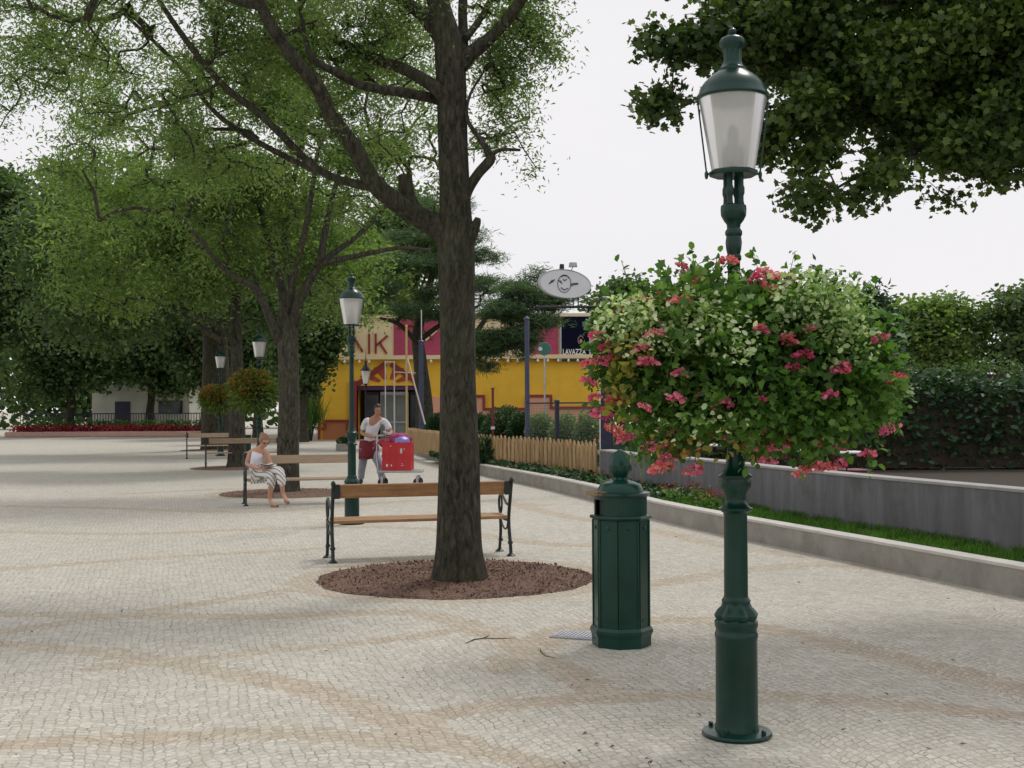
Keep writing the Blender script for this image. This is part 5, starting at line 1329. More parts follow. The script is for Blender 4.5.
# ---------------------------------------------------------------- far left details
kb = thing('pale_kiosk', 'pale low kiosk with flat roof at the far left', 'building', at(170, 415, 84)); kb.location.z = 0
mb = MB(); mb.box((-1.4, 0, 1.5), (6.5, 4, 3.0)); mb.build('wall', M('pale_kiosk_wall', (.42, .42, .36), .8, .15, 1, .1), kb)
mb = MB(); mb.box((-1.4, -.2, 3.1), (7.2, 4.8, .2)); mb.build('roof', M('kiosk_roof', (.25, .27, .25), .8, .15, 1, .1), kb)
mb = MB(); mb.box((-2.6, -2.02, 1.05), (1.0, .06, 2.1)); mb.build('door', NAVY, kb)
mb = MB(); mb.box((.6, -2.02, 1.7), (1.6, .06, .9)); mb.build('window', DARKG, kb)
bf = thing('railing', 'blue railing in front of the far left greenery', 'fence', at(150, 418, 76)); bf.location.z = .0
mb = MB()
for i in range(70): mb.box((-8 + i * .17, 0, .75), (.035, .03, 1.1))
mb.build('bars', NAVY, bf)
mb = MB(); mb.box((-2.1, 0, 1.32), (12, .05, .06)); mb.box((-2.1, 0, .28), (12, .05, .06)); mb.build('rails', NAVY, bf)
rb = thing('flower_bed', 'raised bed of red flowers with pink edging at the far left', 'flower bed', at(150, 424, 72)); rb.location.z = 0
mb = MB(); mb.box((-2, 0, .15), (12.4, 1.6, .3), bev=.04); mb.build('edging', M('pink_stone', (.52, .33, .27), .8, .1), rb)
P = rng.random((2600, 3)) * np.array([12, 1.4, .35]) + np.array([-8, -.7, .3]); fast_mesh('red_flowers', leaves(P, 'oval', .14, .11, 0, .5), 6, REDP, rb)
P = rng.random((2200, 3)) * np.array([12, .6, .6]) + np.array([-8, .5, .3]); fast_mesh('foliage', leaves(P, 'oval', .16, .12, 0, .5), 6, LEAFG, rb)
gb = thing('recycling_box', 'squat dark green container beside the slim third trunk', 'container', gp(245.5, 458), ang)
mb = MB(); mb.box((0, 0, .36), (.33, .33, .68), bev=.02); mb.build('body', GREEN2, gb); mb = MB(); mb.box((0, 0, .72), (.36, .36, .05), bev=.015); mb.build('lid', GREEN2, gb)
sb = thing('stone_planter', 'low stone planter with dark plants behind the second lamp', 'planter', gp(345, 451))
mb = MB(); mb.box((0, 0, .14), (.62, .45, .28), bev=.03); mb.build('trough', KERBM, sb); puff((0.02, 0, .36), (.28, .2, .16), 420, 'oval', .09, .06, HEDGE, 'foliage', sb, .9)
# cafe corner near the building's left edge
def wchair(label, px, py, rz):
    t = thing('garden_chair', label, 'chair', gp(px, py), rz, group='white garden chairs left of the building')
    mb = MB(); mb.box((0, 0, .45), (.46, .44, .04), bev=.015); mb.build('seat', WHITEM, t)
    mb = MB()
    for i in range(5): mb.box(((i - 2) * .085, .21, .68), (.05, .025, .42))
    mb.box((0, .21, .91), (.44, .03, .06), bev=.01); mb.build('backrest', WHITEM, t)
    for sx in (-1, 1):
        for sy in (-1, 1): q = MB(); q.tube([(sx * .2, sy * .19, 0), (sx * .19, sy * .18, .44)], .018, 6); q.build('leg', WHITEM, t)
wchair('white garden chair left of the small round table by the yellow wall', 303, 437.5, .6); wchair('white garden chair close to the yellow building corner', 317, 437, -.8)
gt = thing('garden_table', 'small round white table between the garden chairs', 'table', gp(310, 438.5))
mb = MB(); mb.lathe([(.001, .70), (.38, .70), (.39, .72), (.38, .74), (.001, .74)], 24); mb.build('tabletop', WHITEM, gt)
mb = MB(); mb.lathe([(.3, 0), (.28, .03), (.04, .06), (.035, .69)], 14); mb.build('pedestal', STEEL, gt)
rd = thing('reed_planter', 'dark pot of tall green reeds left of the yellow building', 'planter', at(306, 432, 60)); rd.location.z = 0
mb = MB(); mb.lathe([(.3, 0), (.42, .7), (.45, .72), (.4, .74)], 18); mb.build('pot', BLACKM, rd)
P = rng.normal(size=(700, 3)) * np.array([.35, .3, .2]) + np.array([0, 0, .95]); dd = rng.normal(size=(700, 3)) * .6; dd[:, 2] = 2.5
fast_mesh('reeds', leaves(P, 'needle', 1.0, .04, -.5, .1, .2, .4, dd), 4, LEAFG, rd)

# ---------------------------------------------------------------- people
SKIN = M('skin', (.50, .27, .18), .55, .06, 6, .03)
SKINT = M('tanned_skin', (.40, .20, .12), .55, .06, 6, .03)
def skin_obj(name, verts, edges, radii, m, parent, sub=2, root=0):
    me = bpy.data.meshes.new(name); me.from_pydata([tuple(v) for v in verts], edges, [])
    o = bpy.data.objects.new(name, me); col.objects.link(o)
    md = o.modifiers.new('skin', 'SKIN'); md.use_smooth_shade = True
    for i, r_ in enumerate(radii):
        sv = me.skin_vertices[0].data[i]; sv.radius = (r_, r_) if not hasattr(r_, '__len__') else r_
        sv.use_root = (i == root)
    if sub: sd_ = o.modifiers.new('sub', 'SUBSURF'); sd_.levels = sub; sd_.render_levels = sub
    bpy.context.view_layer.update()
    dg = bpy.context.evaluated_depsgraph_get()
    nm = bpy.data.meshes.new_from_object(o.evaluated_get(dg)); nm.name = name
    bpy.data.objects.remove(o)
    nm.materials.clear(); nm.materials.append(m)
    for p in nm.polygons: p.use_smooth = True
    ob = bpy.data.objects.new(name, nm); col.objects.link(ob)
    if parent: ob.parent = parent
    return ob
def join_into(dst, others):
    bm = bmesh.new(); bm.from_mesh(dst.data)
    for o in others: bm.from_mesh(o.data)
    bm.to_mesh(dst.data); bm.free()
    for p in dst.data.polygons: p.use_smooth = True
    for o in others: bpy.data.objects.remove(o)
def chain(skel):
    """skel: dict name->(pos, r, parent)"""
    names = list(skel); idx = {n: i for i, n in enumerate(names)}
    return [skel[n][0] for n in names], [(idx[skel[n][2]], idx[n]) for n in names if skel[n][2]], [skel[n][1] for n in names]
def hand_fingers(h, fwd, side, m, grip=.6):
    """five short finger chains rooted in the palm at h"""
    out_ = []; fwd = fwd.normalized(); side = (side - fwd * side.dot(fwd)).normalized(); dn = fwd.cross(side).normalized()
    if dn.z > 0: dn = -dn
    for i, (off, L_) in enumerate(((-.03, .07), (-.01, .08), (.01, .075), (.03, .06))):
        a = h + side * off; b_ = a + fwd * .045 + side * off * .2; c = b_ + (fwd * (1 - grip) + dn * grip) * L_ * .45; d_ = c + (fwd * .1 + dn) * L_ * .35 * grip + fwd * L_ * .3 * (1 - grip)
        out_.append(skin_obj('f', [a, b_, c, d_], [(0, 1), (1, 2), (2, 3)], [.011, .010, .009, .007], m, None, 1))
    a = h - side * .03 - fwd * .02; b_ = a - side * .025 + fwd * .02; c = b_ + fwd * .03 - side * .005 + dn * .01
    out_.append(skin_obj('f', [a, b_, c], [(0, 1), (1, 2)], [.013, .011, .009], m, None, 1))
    return out_
def head_parts(hc, face, up, hairm, m, parent, body, long_hair=False, cap=False):
    face = face.normalized(); right = face.cross(up).normalized(); up = right.cross(face).normalized()
    Mx = Matrix(((right.x, face.x, up.x, hc.x), (right.y, face.y, up.y, hc.y), (right.z, face.z, up.z, hc.z), (0, 0, 0, 1)))
    mb = MB(); n = 24; V = []; Fc = []
    rows = 16
    for i in range(rows + 1):
        ph = PI * i / rows; z_ = -.118 * math.cos(ph) ; rr = math.sin(ph) ** .85
        for k in range(n):
            th = 2 * PI * k / n; x = .073 * rr * math.cos(th); y = .092 * rr * math.sin(th)
            if z_ < 0: x *= 1 - .30 * (-z_ / .118) ** 1.5; y = y * (1 - .22 * (-z_ / .118)) + .012 * (-z_ / .118)
            # nose, brow, eye hollows
            fr_ = math.sin(th)
            if fr_ > .6:
                cx_ = math.cos(th)
                y += .020 * math.exp(-((z_ + .012) / .018) ** 2) * math.exp(-(cx_ / .16) ** 2)
                y += .006 * math.exp(-((z_ - .028) / .010) ** 2) - .007 * math.exp(-((z_ - .008) / .013) ** 2) * math.exp(-((abs(cx_) - .36) / .18) ** 2)
                y += .006 * math.exp(-((z_ + .052) / .010) ** 2) * math.exp(-(cx_ / .25) ** 2)
                y += .006 * math.exp(-((z_ + .095) / .018) ** 2)
            V.append((x, y, z_))
    for i in range(rows):
        for k in range(n):
            j = (k + 1) % n; Fc.append((i * n + k, i * n + j, (i + 1) * n + j, (i + 1) * n + k))
    mb.add(V, Fc, True, Mx)
    for sx in (-1, 1): mb.lathe([(.004, -.028), (.014, -.018), (.019, .005), (.014, .022), (.004, .028)], 8, (0, 0, 0), M=Mx @ Matrix.Translation((sx * .073, -.008, -.004)) @ Matrix.Scale(.45, 4, (1, 0, 0)))
    hd = mb.build('head', m)
    join_into(body, [hd])
    # eyes and mouth
    mb = MB()
    for sx in (-1, 1): mb.lathe([(.001, -.008), (.009, -.003), (.010, 0), (.009, .004), (.001, .008)], 10, M=Mx @ Matrix.Translation((sx * .030, .081, .010)) @ Matrix.Rotation(PI / 2, 4, 'X'))
    mb.build('eyes', M('eye_dark', (.03, .02, .02), .3, .1), parent)
    mb = MB(); mb.box((0, .0945, -.052), (.042, .008, .008), M=Mx, bev=.003); mb.build('mouth', M('lips', (.35, .10, .09), .5, .1), parent)
    # hair
    mb = MB(); V = []; Fc = []; rows = 12; n = 28
    for i in range(rows + 1):
        ph = (PI * .62) * i / rows
        for k in range(n):
            th = 2 * PI * k / n; fr_ = math.sin(th)
            lim = ph * (1 - (.48 if fr_ > .2 else 0) * min(1, max(0, (fr_ - .2) / .5)))
            z_ = .127 * math.cos(lim); rr = math.sin(lim)
            w = 1 + .04 * noise.noise(Vector((math.cos(th) * 4, math.sin(th) * 4, ph * 5)))
            V.append((.083 * rr * math.cos(th) * w, .100 * rr * math.sin(th) * w - .006, z_ * w + .004))
    for i in range(rows):
        for k in range(n):
            j = (k + 1) % n; Fc.append((i * n + k, (i + 1) * n + k, (i + 1) * n + j, i * n + j))
    mb.add(V, Fc, True, Mx)
    if long_hair:
        mb.lathe([(.001, -.05), (.03, -.045), (.045, -.01), (.035, .03), (.001, .04)], 14, M=Mx @ Matrix.Translation((0, -.115, .03)))
        mb.tube([Mx @ Vector((0, -.10, .0)), Mx @ Vector((.01, -.115, -.06)), Mx @ Vector((.0, -.10, -.12))], [.03, .035, .015], 8)
    mb.build('hair', hairm, parent)

# --- reading woman
YW = 20.25
def A(px, py, dY=0.0): return at(px, py, YW + dY)
wb = gp(270, 505); wt = thing('person', 'seated woman reading, white top, pale striped cropped trousers, on the weathered bench', 'person', (wb.x, wb.y, 0))
O = Vector(wt.location)
hip = A(254, 473.5, .0); 
sk = {'pelvis': (hip - O, (.125, .10), None), 'waist': (A(255, 466, .0) - O, (.10, .085), 'pelvis'), 'chest': (A(257, 456, -.03) - O, (.115, .09), 'waist'), 'neckb': (A(259, 450, -.06) - O, (.075, .06), 'chest'), 'neck': (A(261, 447, -.08) - O, .045, 'neckb'), 'nh': (A(263, 444, -.11) - O, .045, 'neck'),
      'shl': (A(250.5, 452, -.02) - O, .05, 'neckb'), 'ell': (A(246.5, 464.5, -.05) - O, .038, 'shl'), 'wrl': (A(258, 468, -.28) - O, .026, 'ell'), 'hal': (A(262.5, 467.5, -.33) - O, (.035, .02), 'wrl'),
      'shr': (A(266.5, 452.5, -.06) - O, .05, 'neckb'), 'elr': (A(270.5, 464, -.1) - O, .038, 'shr'), 'wrr': (A(270, 466.5, -.28) - O, .026, 'elr'), 'har': (A(267.5, 467, -.33) - O, (.035, .02), 'wrr'),
      'hpl': (A(257, 475.5, -.06) - O, .09, 'pelvis'), 'knl': (A(272, 474, -.38) - O, .062, 'hpl'), 'cal': (A(271, 484, -.36) - O, .05, 'knl'), 'anl': (A(269.5, 499, -.28) - O, .033, 'cal'), 'fol': (A(272, 503.8, -.33) - O, (.035, .028), 'anl'), 'tol': (A(277.5, 505.4, -.40) - O, (.03, .018), 'fol'),
      'hpr': (A(262, 473, -.05) - O, .09, 'pelvis'), 'knr': (A(280, 470, -.42) - O, .062, 'hpr'), 'car': (A(281.5, 481, -.45) - O, .05, 'knr'), 'anr': (A(283, 494, -.40) - O, .033, 'car'), 'for': (A(285.5, 498.5, -.44) - O, (.035, .028), 'anr'), 'tor': (A(288, 502, -.50) - O, (.03, .018), 'for')}
body = skin_obj('body', *chain(sk), SKIN, wt)
fwd = Vector((.35, -.9, 0)).normalized()
join_into(body, hand_fingers(sk['hal'][0], Vector((.6, -.5, .1)), Vector((0, 0, 1)), SKIN, .4) + hand_fingers(sk['har'][0], Vector((-.5, -.6, .1)), Vector((0, 0, -1)), SKIN, .4))
HAIRW = M('brown_hair', (.24, .14, .07), .5, .35, 40, .4, 80)
head_parts(A(264.3, 440.6, -.17) - O, Vector((.5, -.68, -.62)), Vector((0, -.1, 1)), HAIRW, SKIN, wt, body, True)
top = {k_: (sk[k_][0], tuple(x + .012 for x in (sk[k_][1] if hasattr(sk[k_][1], '__len__') else (sk[k_][1],) * 2)), sk[k_][2]) for k_ in ('pelvis', 'waist', 'chest')}
top['chest'] = (top['chest'][0], (.135, .108), 'waist')
top['up'] = (sk['neckb'][0] + Vector((0, 0, -.045)), (.088, .075), 'chest')
for q_ in ('l', 'r'): top['s' + q_] = (top['up'][0].lerp(sk['sh' + q_][0], .55) + Vector((0, 0, .010)), .066, 'up')
skin_obj('tank_top', *chain(top), M('white_cotton', (.72, .73, .78), .8, .06, 12, .2, 30), wt)
mb = MB()
for a_n, b_n in (('shl', 0), ('shr', 0)):
    p = sk[a_n][0]; c = sk['chest'][0]; q = sk['neckb'][0].lerp(p, .55)
    mb.tube([c.lerp(p, .45) + Vector((0, -.08, .02)), q + Vector((0, -.03, .055)), c.lerp(p, .5) + Vector((0, .08, .03))], .010, 6)
mb.build('straps', M('rose_strap', (.6, .25, .28), .8, .05), wt)
m_, nt, out = newmat('striped_cotton')
g = nd(nt, 'ShaderNodeTexCoord'); wv = nd(nt, 'ShaderNodeTexWave', Scale=7.5, Distortion=1.5); wv.bands_direction = 'DIAGONAL'; nt.links.new(g.outputs['Object'], wv.inputs['Vector'])
c = ramp(nt, wv.outputs[0], [(.12, (.22, .21, .22)), (.32, (.72, .69, .65))]); p = nd(nt, 'ShaderNodeBsdfPrincipled', Roughness=.85); nt.links.new(c, p.inputs['Base Color']); nt.links.new(p.outputs[0], out.inputs[0]); STRIPE = m_
tr_ = {'pelvis': (sk['pelvis'][0] + Vector((0, 0, -.02)), (.15, .125), None), 'hpl': (sk['hpl'][0], .105, 'pelvis'), 'knl': (sk['knl'][0], .085, 'hpl'), 'cl': (sk['knl'][0].lerp(sk['cal'][0], 1.35), .072, 'knl'),
       'hpr': (sk['hpr'][0], .105, 'pelvis'), 'knr': (sk['knr'][0], .085, 'hpr'), 'cr': (sk['knr'][0].lerp(sk['car'][0], 1.55), .072, 'knr')}
skin_obj('cropped_trousers', *chain(tr_), STRIPE, wt)
hc = A(264.3, 440.6, -.17) - O
mb = MB(); fd = Vector((.5, -.68, -.62)).normalized(); rt = fd.cross(Vector((0, 0, 1))).normalized(); up_ = rt.cross(fd)
for s__ in (-1, 1): mb.tube([hc + fd * .092 + up_ * .012 + rt * s__ * .03 + rt * .018 * math.cos(a) + up_ * .013 * math.sin(a) for a in np.linspace(0, 2 * PI, 12)], .004, 5)
for s__ in (-1, 1): mb.tube([hc + fd * .09 + up_ * .014 + rt * s__ * .052, hc + up_ * .01 + rt * s__ * .078], .003, 5)
mb.build('glasses', BLACKM, wt)
mb = MB()
for k_ in ('fol', 'for'):
    a = sk[k_][0]; b_ = sk['to' + k_[-1]][0]; mb.tube([a + Vector((0, .02, -.03)), b_ + Vector((0, 0, -.018))], [.035, .03], 10)
mb.build('sandals', M('tan_leather', (.30, .17, .10), .6, .1), wt)
bkk = thing('book', 'open dark book held by the seated woman', 'book', A(266.5, 465.5, -.36), .4)
mb = MB(); mb.box((-.055, 0, .012), (.11, .155, .012), rot=Matrix.Rotation(R(14), 3, 'Y')); mb.box((.055, 0, .012), (.11, .155, .012), rot=Matrix.Rotation(R(-14), 3, 'Y')); mb.build('cover', BLACKM, bkk)
mb = MB(); mb.box((-.053, 0, .024), (.10, .145, .01), rot=Matrix.Rotation(R(14), 3, 'Y')); mb.box((.053, 0, .024), (.10, .145, .01), rot=Matrix.Rotation(R(-14), 3, 'Y')); mb.build('pages', WHITEM, bkk)

# --- man pushing the trolley
YM = 25.9
def A(px, py, dY=0.0): return at(px, py, YM + dY)
mbase = gp(372, 482); mt = thing('person', 'man in white short sleeved shirt and dark red apron pushing the trolley', 'person', (mbase.x, mbase.y, 0))
O = Vector(mt.location)
sk = {'pelvis': (A(368.5, 446) - O, (.15, .11), None), 'waist': (A(370, 437.5) - O, (.155, .115), 'pelvis'), 'chest': (A(373, 427, -.06) - O, (.18, .125), 'waist'), 'neckb': (A(375, 419, -.10) - O, (.09, .075), 'chest'), 'neck': (A(376.8, 416, -.17) - O, .055, 'neckb'), 'nh': (A(377.4, 413, -.21) - O, .055, 'neck'),
      'shl': (A(365.5, 421, -.06) - O, .062, 'neckb'), 'ell': (A(361.5, 433.5, -.06) - O, .045, 'shl'), 'wrl': (A(373, 437.0, -.36) - O, .031, 'ell'), 'hal': (A(376.5, 436.5, -.45) - O, (.04, .022), 'wrl'),
      'shr': (A(385.5, 421.5, -.10) - O, .062, 'neckb'), 'elr': (A(391.5, 432.5, -.18) - O, .045, 'shr'), 'wrr': (A(388, 435.5, -.42) - O, .031, 'elr'), 'har': (A(386, 435, -.50) - O, (.04, .022), 'wrr'),
      'hpl': (A(364.5, 451, 0) - O, .105, 'pelvis'), 'knl': (A(362.5, 465, -.02) - O, .07, 'hpl'), 'cal': (A(361.5, 472, .05) - O, .06, 'knl'), 'anl': (A(361, 480, .10) - O, .045, 'cal'),
      'hpr': (A(373, 451, -.02) - O, .105, 'pelvis'), 'knr': (A(379.5, 464.5, -.30) - O, .07, 'hpr'), 'car': (A(381, 472, -.28) - O, .06, 'knr'), 'anr': (A(382, 480, -.30) - O, .045, 'car')}
body = skin_obj('body', *chain(sk), SKINT, mt)
join_into(body, hand_fingers(sk['hal'][0], Vector((.2, -.9, -.1)), Vector((1, 0, 0)), SKINT, .8) + hand_fingers(sk['har'][0], Vector((.2, -.9, -.1)), Vector((1, 0, 0)), SKINT, .8))
head_parts(A(377.8, 409.8, -.28) - O, Vector((.2, -.95, -.25)), Vector((0, 0, 1)), M('dark_hair', (.02, .015, .012), .45, .3, 40, .4, 80), SKINT, mt, body)
f = lambda n, e: (sk[n][0], tuple(x + e for x in (sk[n][1] if hasattr(sk[n][1], '__len__') else (sk[n][1],) * 2)), sk[n][2])
shirt = {'pelvis': (sk['pelvis'][0] + Vector((0, 0, .02)), (.165, .125), None), 'waist': f('waist', .02), 'chest': f('chest', .022), 'neckb': (sk['neckb'][0] + Vector((0, 0, -.02)), (.10, .085), 'chest'), 'shl': f('shl', .012), 'sl': (sk['shl'][0].lerp(sk['ell'][0], .8), .068, 'shl'), 'shr': f('shr', .012), 'sr': (sk['shr'][0].lerp(sk['elr'][0], .8), .068, 'shr')}
skin_obj('shirt', *chain(shirt), M('white_shirt', (.66, .66, .70), .8, .08, 10, .3, 25), mt)
jeans = {'pelvis': (sk['pelvis'][0] + Vector((0, 0, -.04)), (.165, .125), None), 'hpl': f('hpl', .012), 'knl': f('knl', .018), 'cal': f('cal', .020), 'anl': f('anl', .025), 'hpr': f('hpr', .012), 'knr': f('knr', .018), 'car': f('car', .02), 'anr': f('anr', .025)}
skin_obj('trousers', *chain(jeans), M('grey_blue_denim', (.24, .26, .32), .85, .15, 10, .2, 60), mt)
mb = MB(); cpt = (sk['pelvis'][0] + sk['hpr'][0] * 0); cx_, cy_, cz_ = cpt
V = []; Fc = []; n = 18
for i, (zz_, rx_, ry_) in enumerate(((.12, .185, .15), (.0, .205, .165), (-.12, .215, .185), (-.26, .225, .21))):
    for k in range(n):
        th = PI + PI * k / (n - 1) if False else R(160) + R(220) * k / (n - 1)
        V.append((cx_ + rx_ * math.cos(th) + .02 * (i / 3), cy_ + ry_ * math.sin(th) - .02 * i, cz_ + zz_ + .012 * math.sin(k * 1.3) * i / 3))
for i in range(3):
    for k in range(n - 1): Fc.append((i * n + k, (i + 1) * n + k, (i + 1) * n + k + 1, i * n + k + 1))
mb.add(V, Fc, True); ap = mb.build('apron', M('dark_red_apron', (.16, .012, .022), .8, .2, 8, .3, 20), mt)
sd_ = ap.modifiers.new('solid', 'SOLIDIFY'); sd_.thickness = .006
for k_, dxx, dyy in (('anl', .0, -.1), ('anr', .06, -.1)):
    q = sk[k_][0]; mb = MB(); mb.tube([(q.x - dxx * .5, q.y + .05, .045), (q.x, q.y - .02, .05), (q.x + dxx, q.y + dyy, .04), (q.x + dxx * 1.5, q.y + dyy * 1.6, .03)], [.04, .05, .045, .028], 10)
    mb.build('shoe', RUBBER, mt)

# trolley
YT = 25.1
def A(px, py, dY=0.0): return at(px, py, YT + dY)
cb = A(400, 478); cb.z = 0
ct = thing('hand_trolley', 'flat steel hand trolley carrying the red crates', 'trolley', cb)
O = Vector(cb)
zp = A(400, 471).z; x0, x1 = A(378, 471).x - O.x, A(423, 471).x - O.x
mb = MB(); mb.box(((x0 + x1) / 2, 0, zp), (x1 - x0, .55, .045), bev=.01); mb.build('platform', STEEL, ct)
for xx in (x0 + .10, x1 - .1):
    for yy in (-.2, .2):
        q = MB(); q.lathe([(.05, -.022), (.082, -.02), (.088, 0), (.082, .02), (.05, .022)], 18, M=Matrix.Translation((xx, yy, .088)) @ Matrix.Rotation(PI / 2, 4, 'X')); w_o = q.build('wheel', RUBBER, ct)
        q = MB(); q.box((xx, yy - .032, .13), (.05, .01, .14)); q.box((xx, yy + .032, .13), (.05, .01, .14)); q.box((xx, yy, .205), (.07, .08, .012)); q.build('castor', STEEL, ct)
mb = MB()
zh = A(378, 436).z
hx = A(376.5, 436).x - O.x; hx2 = A(388, 435).x - O.x
mb.tube([(x0 + .02, -.05, zp), (hx, .05, zh * .6), (hx - .01, .22, zh)], .018, 8); mb.tube([(x0 + .16, .24, zp), (hx2 - .1, .25, zh * .6), (hx2 + .03, .24, zh)], .018, 8); mb.tube([(hx - .04, .22, zh), (hx2 + .06, .24, zh)], .02, 8)
mb.build('handle', STEEL, ct)
def crate(label, z0, h, x_0, x_1, m, marks):
    t = thing('crate', label, 'crate', (O.x + (x_0 + x_1) / 2, O.y - .02, z0), R(-4), group='red plastic crates on the trolley')
    w = x_1 - x_0; mb = MB(); th = .02; d = .42
    mb.box((0, -d / 2, h / 2), (w, th, h)); mb.box((0, d / 2, h / 2), (w, th, h)); mb.box((-w / 2 + th / 2, 0, h / 2), (th, d - th - .004, h)); mb.box((w / 2 - th / 2, 0, h / 2), (th, d - th - .004, h)); mb.box((0, 0, .015), (w - .05, d - .05, .02))
    for zz_ in (.012, h - .02): mb.box((0, 0 - d / 2 - .013, zz_), (w + .03, .012, .03))
    for i in range(5): mb.box(((i / 4 - .5) * (w - .03), -d / 2 - .014, h / 2), (.02, .012, h - .07))
    mb.build('shell', m, t)
    mb = MB()
    for (xx, zz_, ww, hh) in marks: mb.box((xx, -d / 2 - .0125, zz_), (ww, .006, hh))
    mb.build('label_marks', WHITEM, t)
REDC = M('red_plastic', (.50, .018, .025), .4, .12, 5, .05)
cx0, cx1 = A(384, 471).x - O.x, A(412.5, 471).x - O.x
crate('red plastic crate at the bottom of the pair on the trolley', zp + .025, .29, cx0, cx1, REDC, [(-.19, .10, .035, .05), (-.14, .10, .02, .05), (-.10, .10, .02, .04), (.13, .10, .05, .02), (.12, .135, .03, .012)])
crate('red plastic crate on top, filled with bags', zp + .318, .27, cx0, cx1, REDC, [(.10, .10, .045, .07), (.10, .10, .02, .11), (.16, .14, .02, .02), (-.12, .2, .03, .02)])
zc = zp + .60
def sack(name, label, c, r_, m, seed):
    t = thing(name, label, 'bag', c, group=None); V = []; Fc = []; n = 22; rows = 12
    for i in range(rows + 1):
        ph = PI * i / rows
        for k in range(n):
            th = 2 * PI * k / n; u_ = Vector((math.sin(ph) * math.cos(th), math.sin(ph) * math.sin(th), -math.cos(ph)))
            w = 1 + .25 * noise.noise(u_ * 1.7 + Vector((seed, 0, 0))) + .12 * noise.noise(u_ * 5 + Vector((seed, 0, 0)))
            V.append((u_.x * r_[0] * w, u_.y * r_[1] * w, u_.z * r_[2] * w + r_[2] * .8))
    for i in range(rows):
        for k in range(n):
            j = (k + 1) % n; Fc.append((i * n + k, i * n + j, (i + 1) * n + j, (i + 1) * n + k))
    mb = MB(); mb.add(V, Fc, True); mb.build('cloth', m, t)
    mb = MB(); mb.tube([(-.03, 0, r_[2] * 1.7), (0, -.02, r_[2] * 2.0), (.04, 0, r_[2] * 1.75)], .008, 6); mb.build('knot', m, t)
sack('bag', 'lavender blue bag on top of the upper red crate', Vector((O.x + (cx0 + cx1) / 2 + .08, O.y - .1, zc - .07)), (.17, .13, .095), M('lavender_plastic', (.26, .22, .62), .4, .2, 8, .3, 20), 3)
sack('bag', 'pink and maroon cloth bundle behind the lavender bag', Vector((O.x + (cx0 + cx1) / 2 + .02, O.y + .09, zc - .06)), (.25, .14, .13), M('maroon_cloth', (.34, .05, .12), .8, .3, 8, .3, 20), 8)
sack('bag', 'small dark red bundle at the handle end of the crates', Vector((O.x + cx0 + .02, O.y + .04, zc - .09)), (.14, .12, .09), M('dark_red_cloth', (.26, .03, .05), .8, .3, 8, .3, 20), 5)
tr2 = thing('tray', 'white tray lying across the trolley handle', 'tray', Vector((O.x + hx2 + .06, O.y + .2, zh + .03)), .2)
mb = MB(); mb.box((0, 0, .01), (.34, .24, .012), rot=Matrix.Rotation(R(12), 3, 'Y'), bev=.004); mb.build('plate', WHITEM, tr2)
mb = MB(); 
for sy in (-1, 1): mb.box((0, sy * .115, .02), (.34, .012, .022), rot=Matrix.Rotation(R(12), 3, 'Y'))
mb.build('rim', WHITEM, tr2)

# ---------------------------------------------------------------- litter on the ground
tw = thing('fallen_twig', 'thin dry twig lying on the cobbles in front of the mulch circle', 'twig', gp(490, 639))
mb = MB(); pts = [gp(x, y, .006) - Vector(tw.location) for x, y in ((466, 643), (474, 639.5), (484, 638), (500, 638.5), (516, 638))]
mb.tube(pts, [.0025, .004, .0035, .003, .0015], 6); mb.tube([pts[2], gp(490, 634.5, .006) - Vector(tw.location)], [.003, .0015], 5); mb.build('stick', BARK, tw)
tw = thing('fallen_twig', 'short curled twig left of the drain cover on the cobbles', 'twig', gp(544, 652))
mb = MB(); pts = [gp(x, y, .006) - Vector(tw.location) for x, y in ((540, 648), (541, 652), (546, 656), (556, 658))]
mb.tube(pts, [.002, .003, .0025, .0015], 6); mb.build('stick', BARK, tw)
n = 130; px_ = rng.uniform(-50, 1080, n); py_ = 470 + 330 * rng.random(n) ** .7
P = np.array([tuple(gp(a, b_, .006)) for a, b_ in zip(px_, py_)])
P = P[[P[i, 0] < line_at_y(Kd, P[i, 1]) - .1 for i in range(len(P))]]
tag(fast_mesh('leaf_litter', leaves(P, 'lance', .026, .012, 0, 2.5, .2, .5), 4, M('dry_leaf', (.12, .09, .05), .9, .4, 3, 0)), kind='stuff')

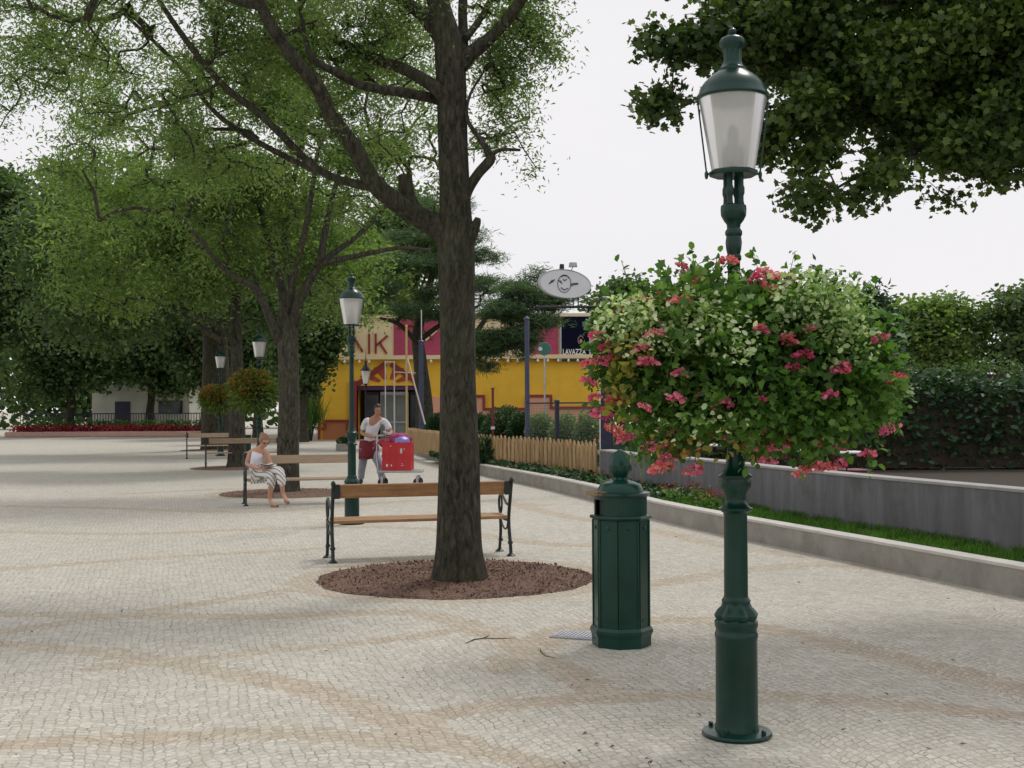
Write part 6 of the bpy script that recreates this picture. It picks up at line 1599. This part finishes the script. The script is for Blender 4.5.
# ---------------------------------------------------------------- light
w = bpy.data.worlds.new('World'); sc.world = w; w.use_nodes = True
nt = w.node_tree; nt.nodes.clear()
out = nt.nodes.new('ShaderNodeOutputWorld')
SUN_EL, SUN_AZ = R(58), R(35)     # azimuth clockwise from +Y (behind the scene, to the right)
sky = nt.nodes.new('ShaderNodeTexSky'); sky.sky_type = 'NISHITA'; sky.sun_disc = False; sky.sun_elevation = SUN_EL; sky.sun_rotation = SUN_AZ
sky.dust_density = 4; sky.air_density = 1.2; sky.ozone_density = 1
bg1 = nt.nodes.new('ShaderNodeBackground'); bg1.inputs[1].default_value = .05; nt.links.new(sky.outputs[0], bg1.inputs[0])
tcw = nt.nodes.new('ShaderNodeTexCoord'); mpw = nt.nodes.new('ShaderNodeMapping'); mpw.inputs['Scale'].default_value = (1, 1, 3); nt.links.new(tcw.outputs['Generated'], mpw.inputs[0])
nzw = nt.nodes.new('ShaderNodeTexNoise'); nzw.inputs['Scale'].default_value = 2.2; nzw.inputs['Detail'].default_value = 5; nt.links.new(mpw.outputs[0], nzw.inputs['Vector'])
cw = ramp(nt, nzw.outputs[0], [(.3, (.85, .84, .87)), (.7, (.91, .89, .905))])
bg2 = nt.nodes.new('ShaderNodeBackground'); bg2.inputs[0].default_value = (.86, .845, .87, 1); bg2.inputs[1].default_value = 1.06; nt.links.new(cw, bg2.inputs[0])
mx = nt.nodes.new('ShaderNodeMixShader'); mx.inputs[0].default_value = .93
nt.links.new(bg1.outputs[0], mx.inputs[1]); nt.links.new(bg2.outputs[0], mx.inputs[2]); nt.links.new(mx.outputs[0], out.inputs[0])
sd = bpy.data.lights.new('sun', 'SUN'); sd.energy = 1.6; sd.angle = R(12); sd.color = (1, .96, .9)
so = bpy.data.objects.new('sun', sd); col.objects.link(so)
dirv = Vector((math.sin(SUN_AZ) * math.cos(SUN_EL), math.cos(SUN_AZ) * math.cos(SUN_EL), math.sin(SUN_EL)))
so.rotation_euler = dirv.to_track_quat('Z', 'Y').to_euler()
so.location = dirv * 30

sc.view_settings.view_transform = 'Standard'; sc.view_settings.look = 'None'; sc.view_settings.gamma = 1; sc.view_settings.exposure = 0
sc.view_settings.use_curve_mapping = False
sc.render.engine = 'CYCLES'
sc.cycles.use_denoising = True
sc.cycles.max_bounces = 6; sc.cycles.transparent_max_bounces = 8; sc.cycles.diffuse_bounces = 3; sc.cycles.glossy_bounces = 3
sc.cycles.use_adaptive_sampling = True
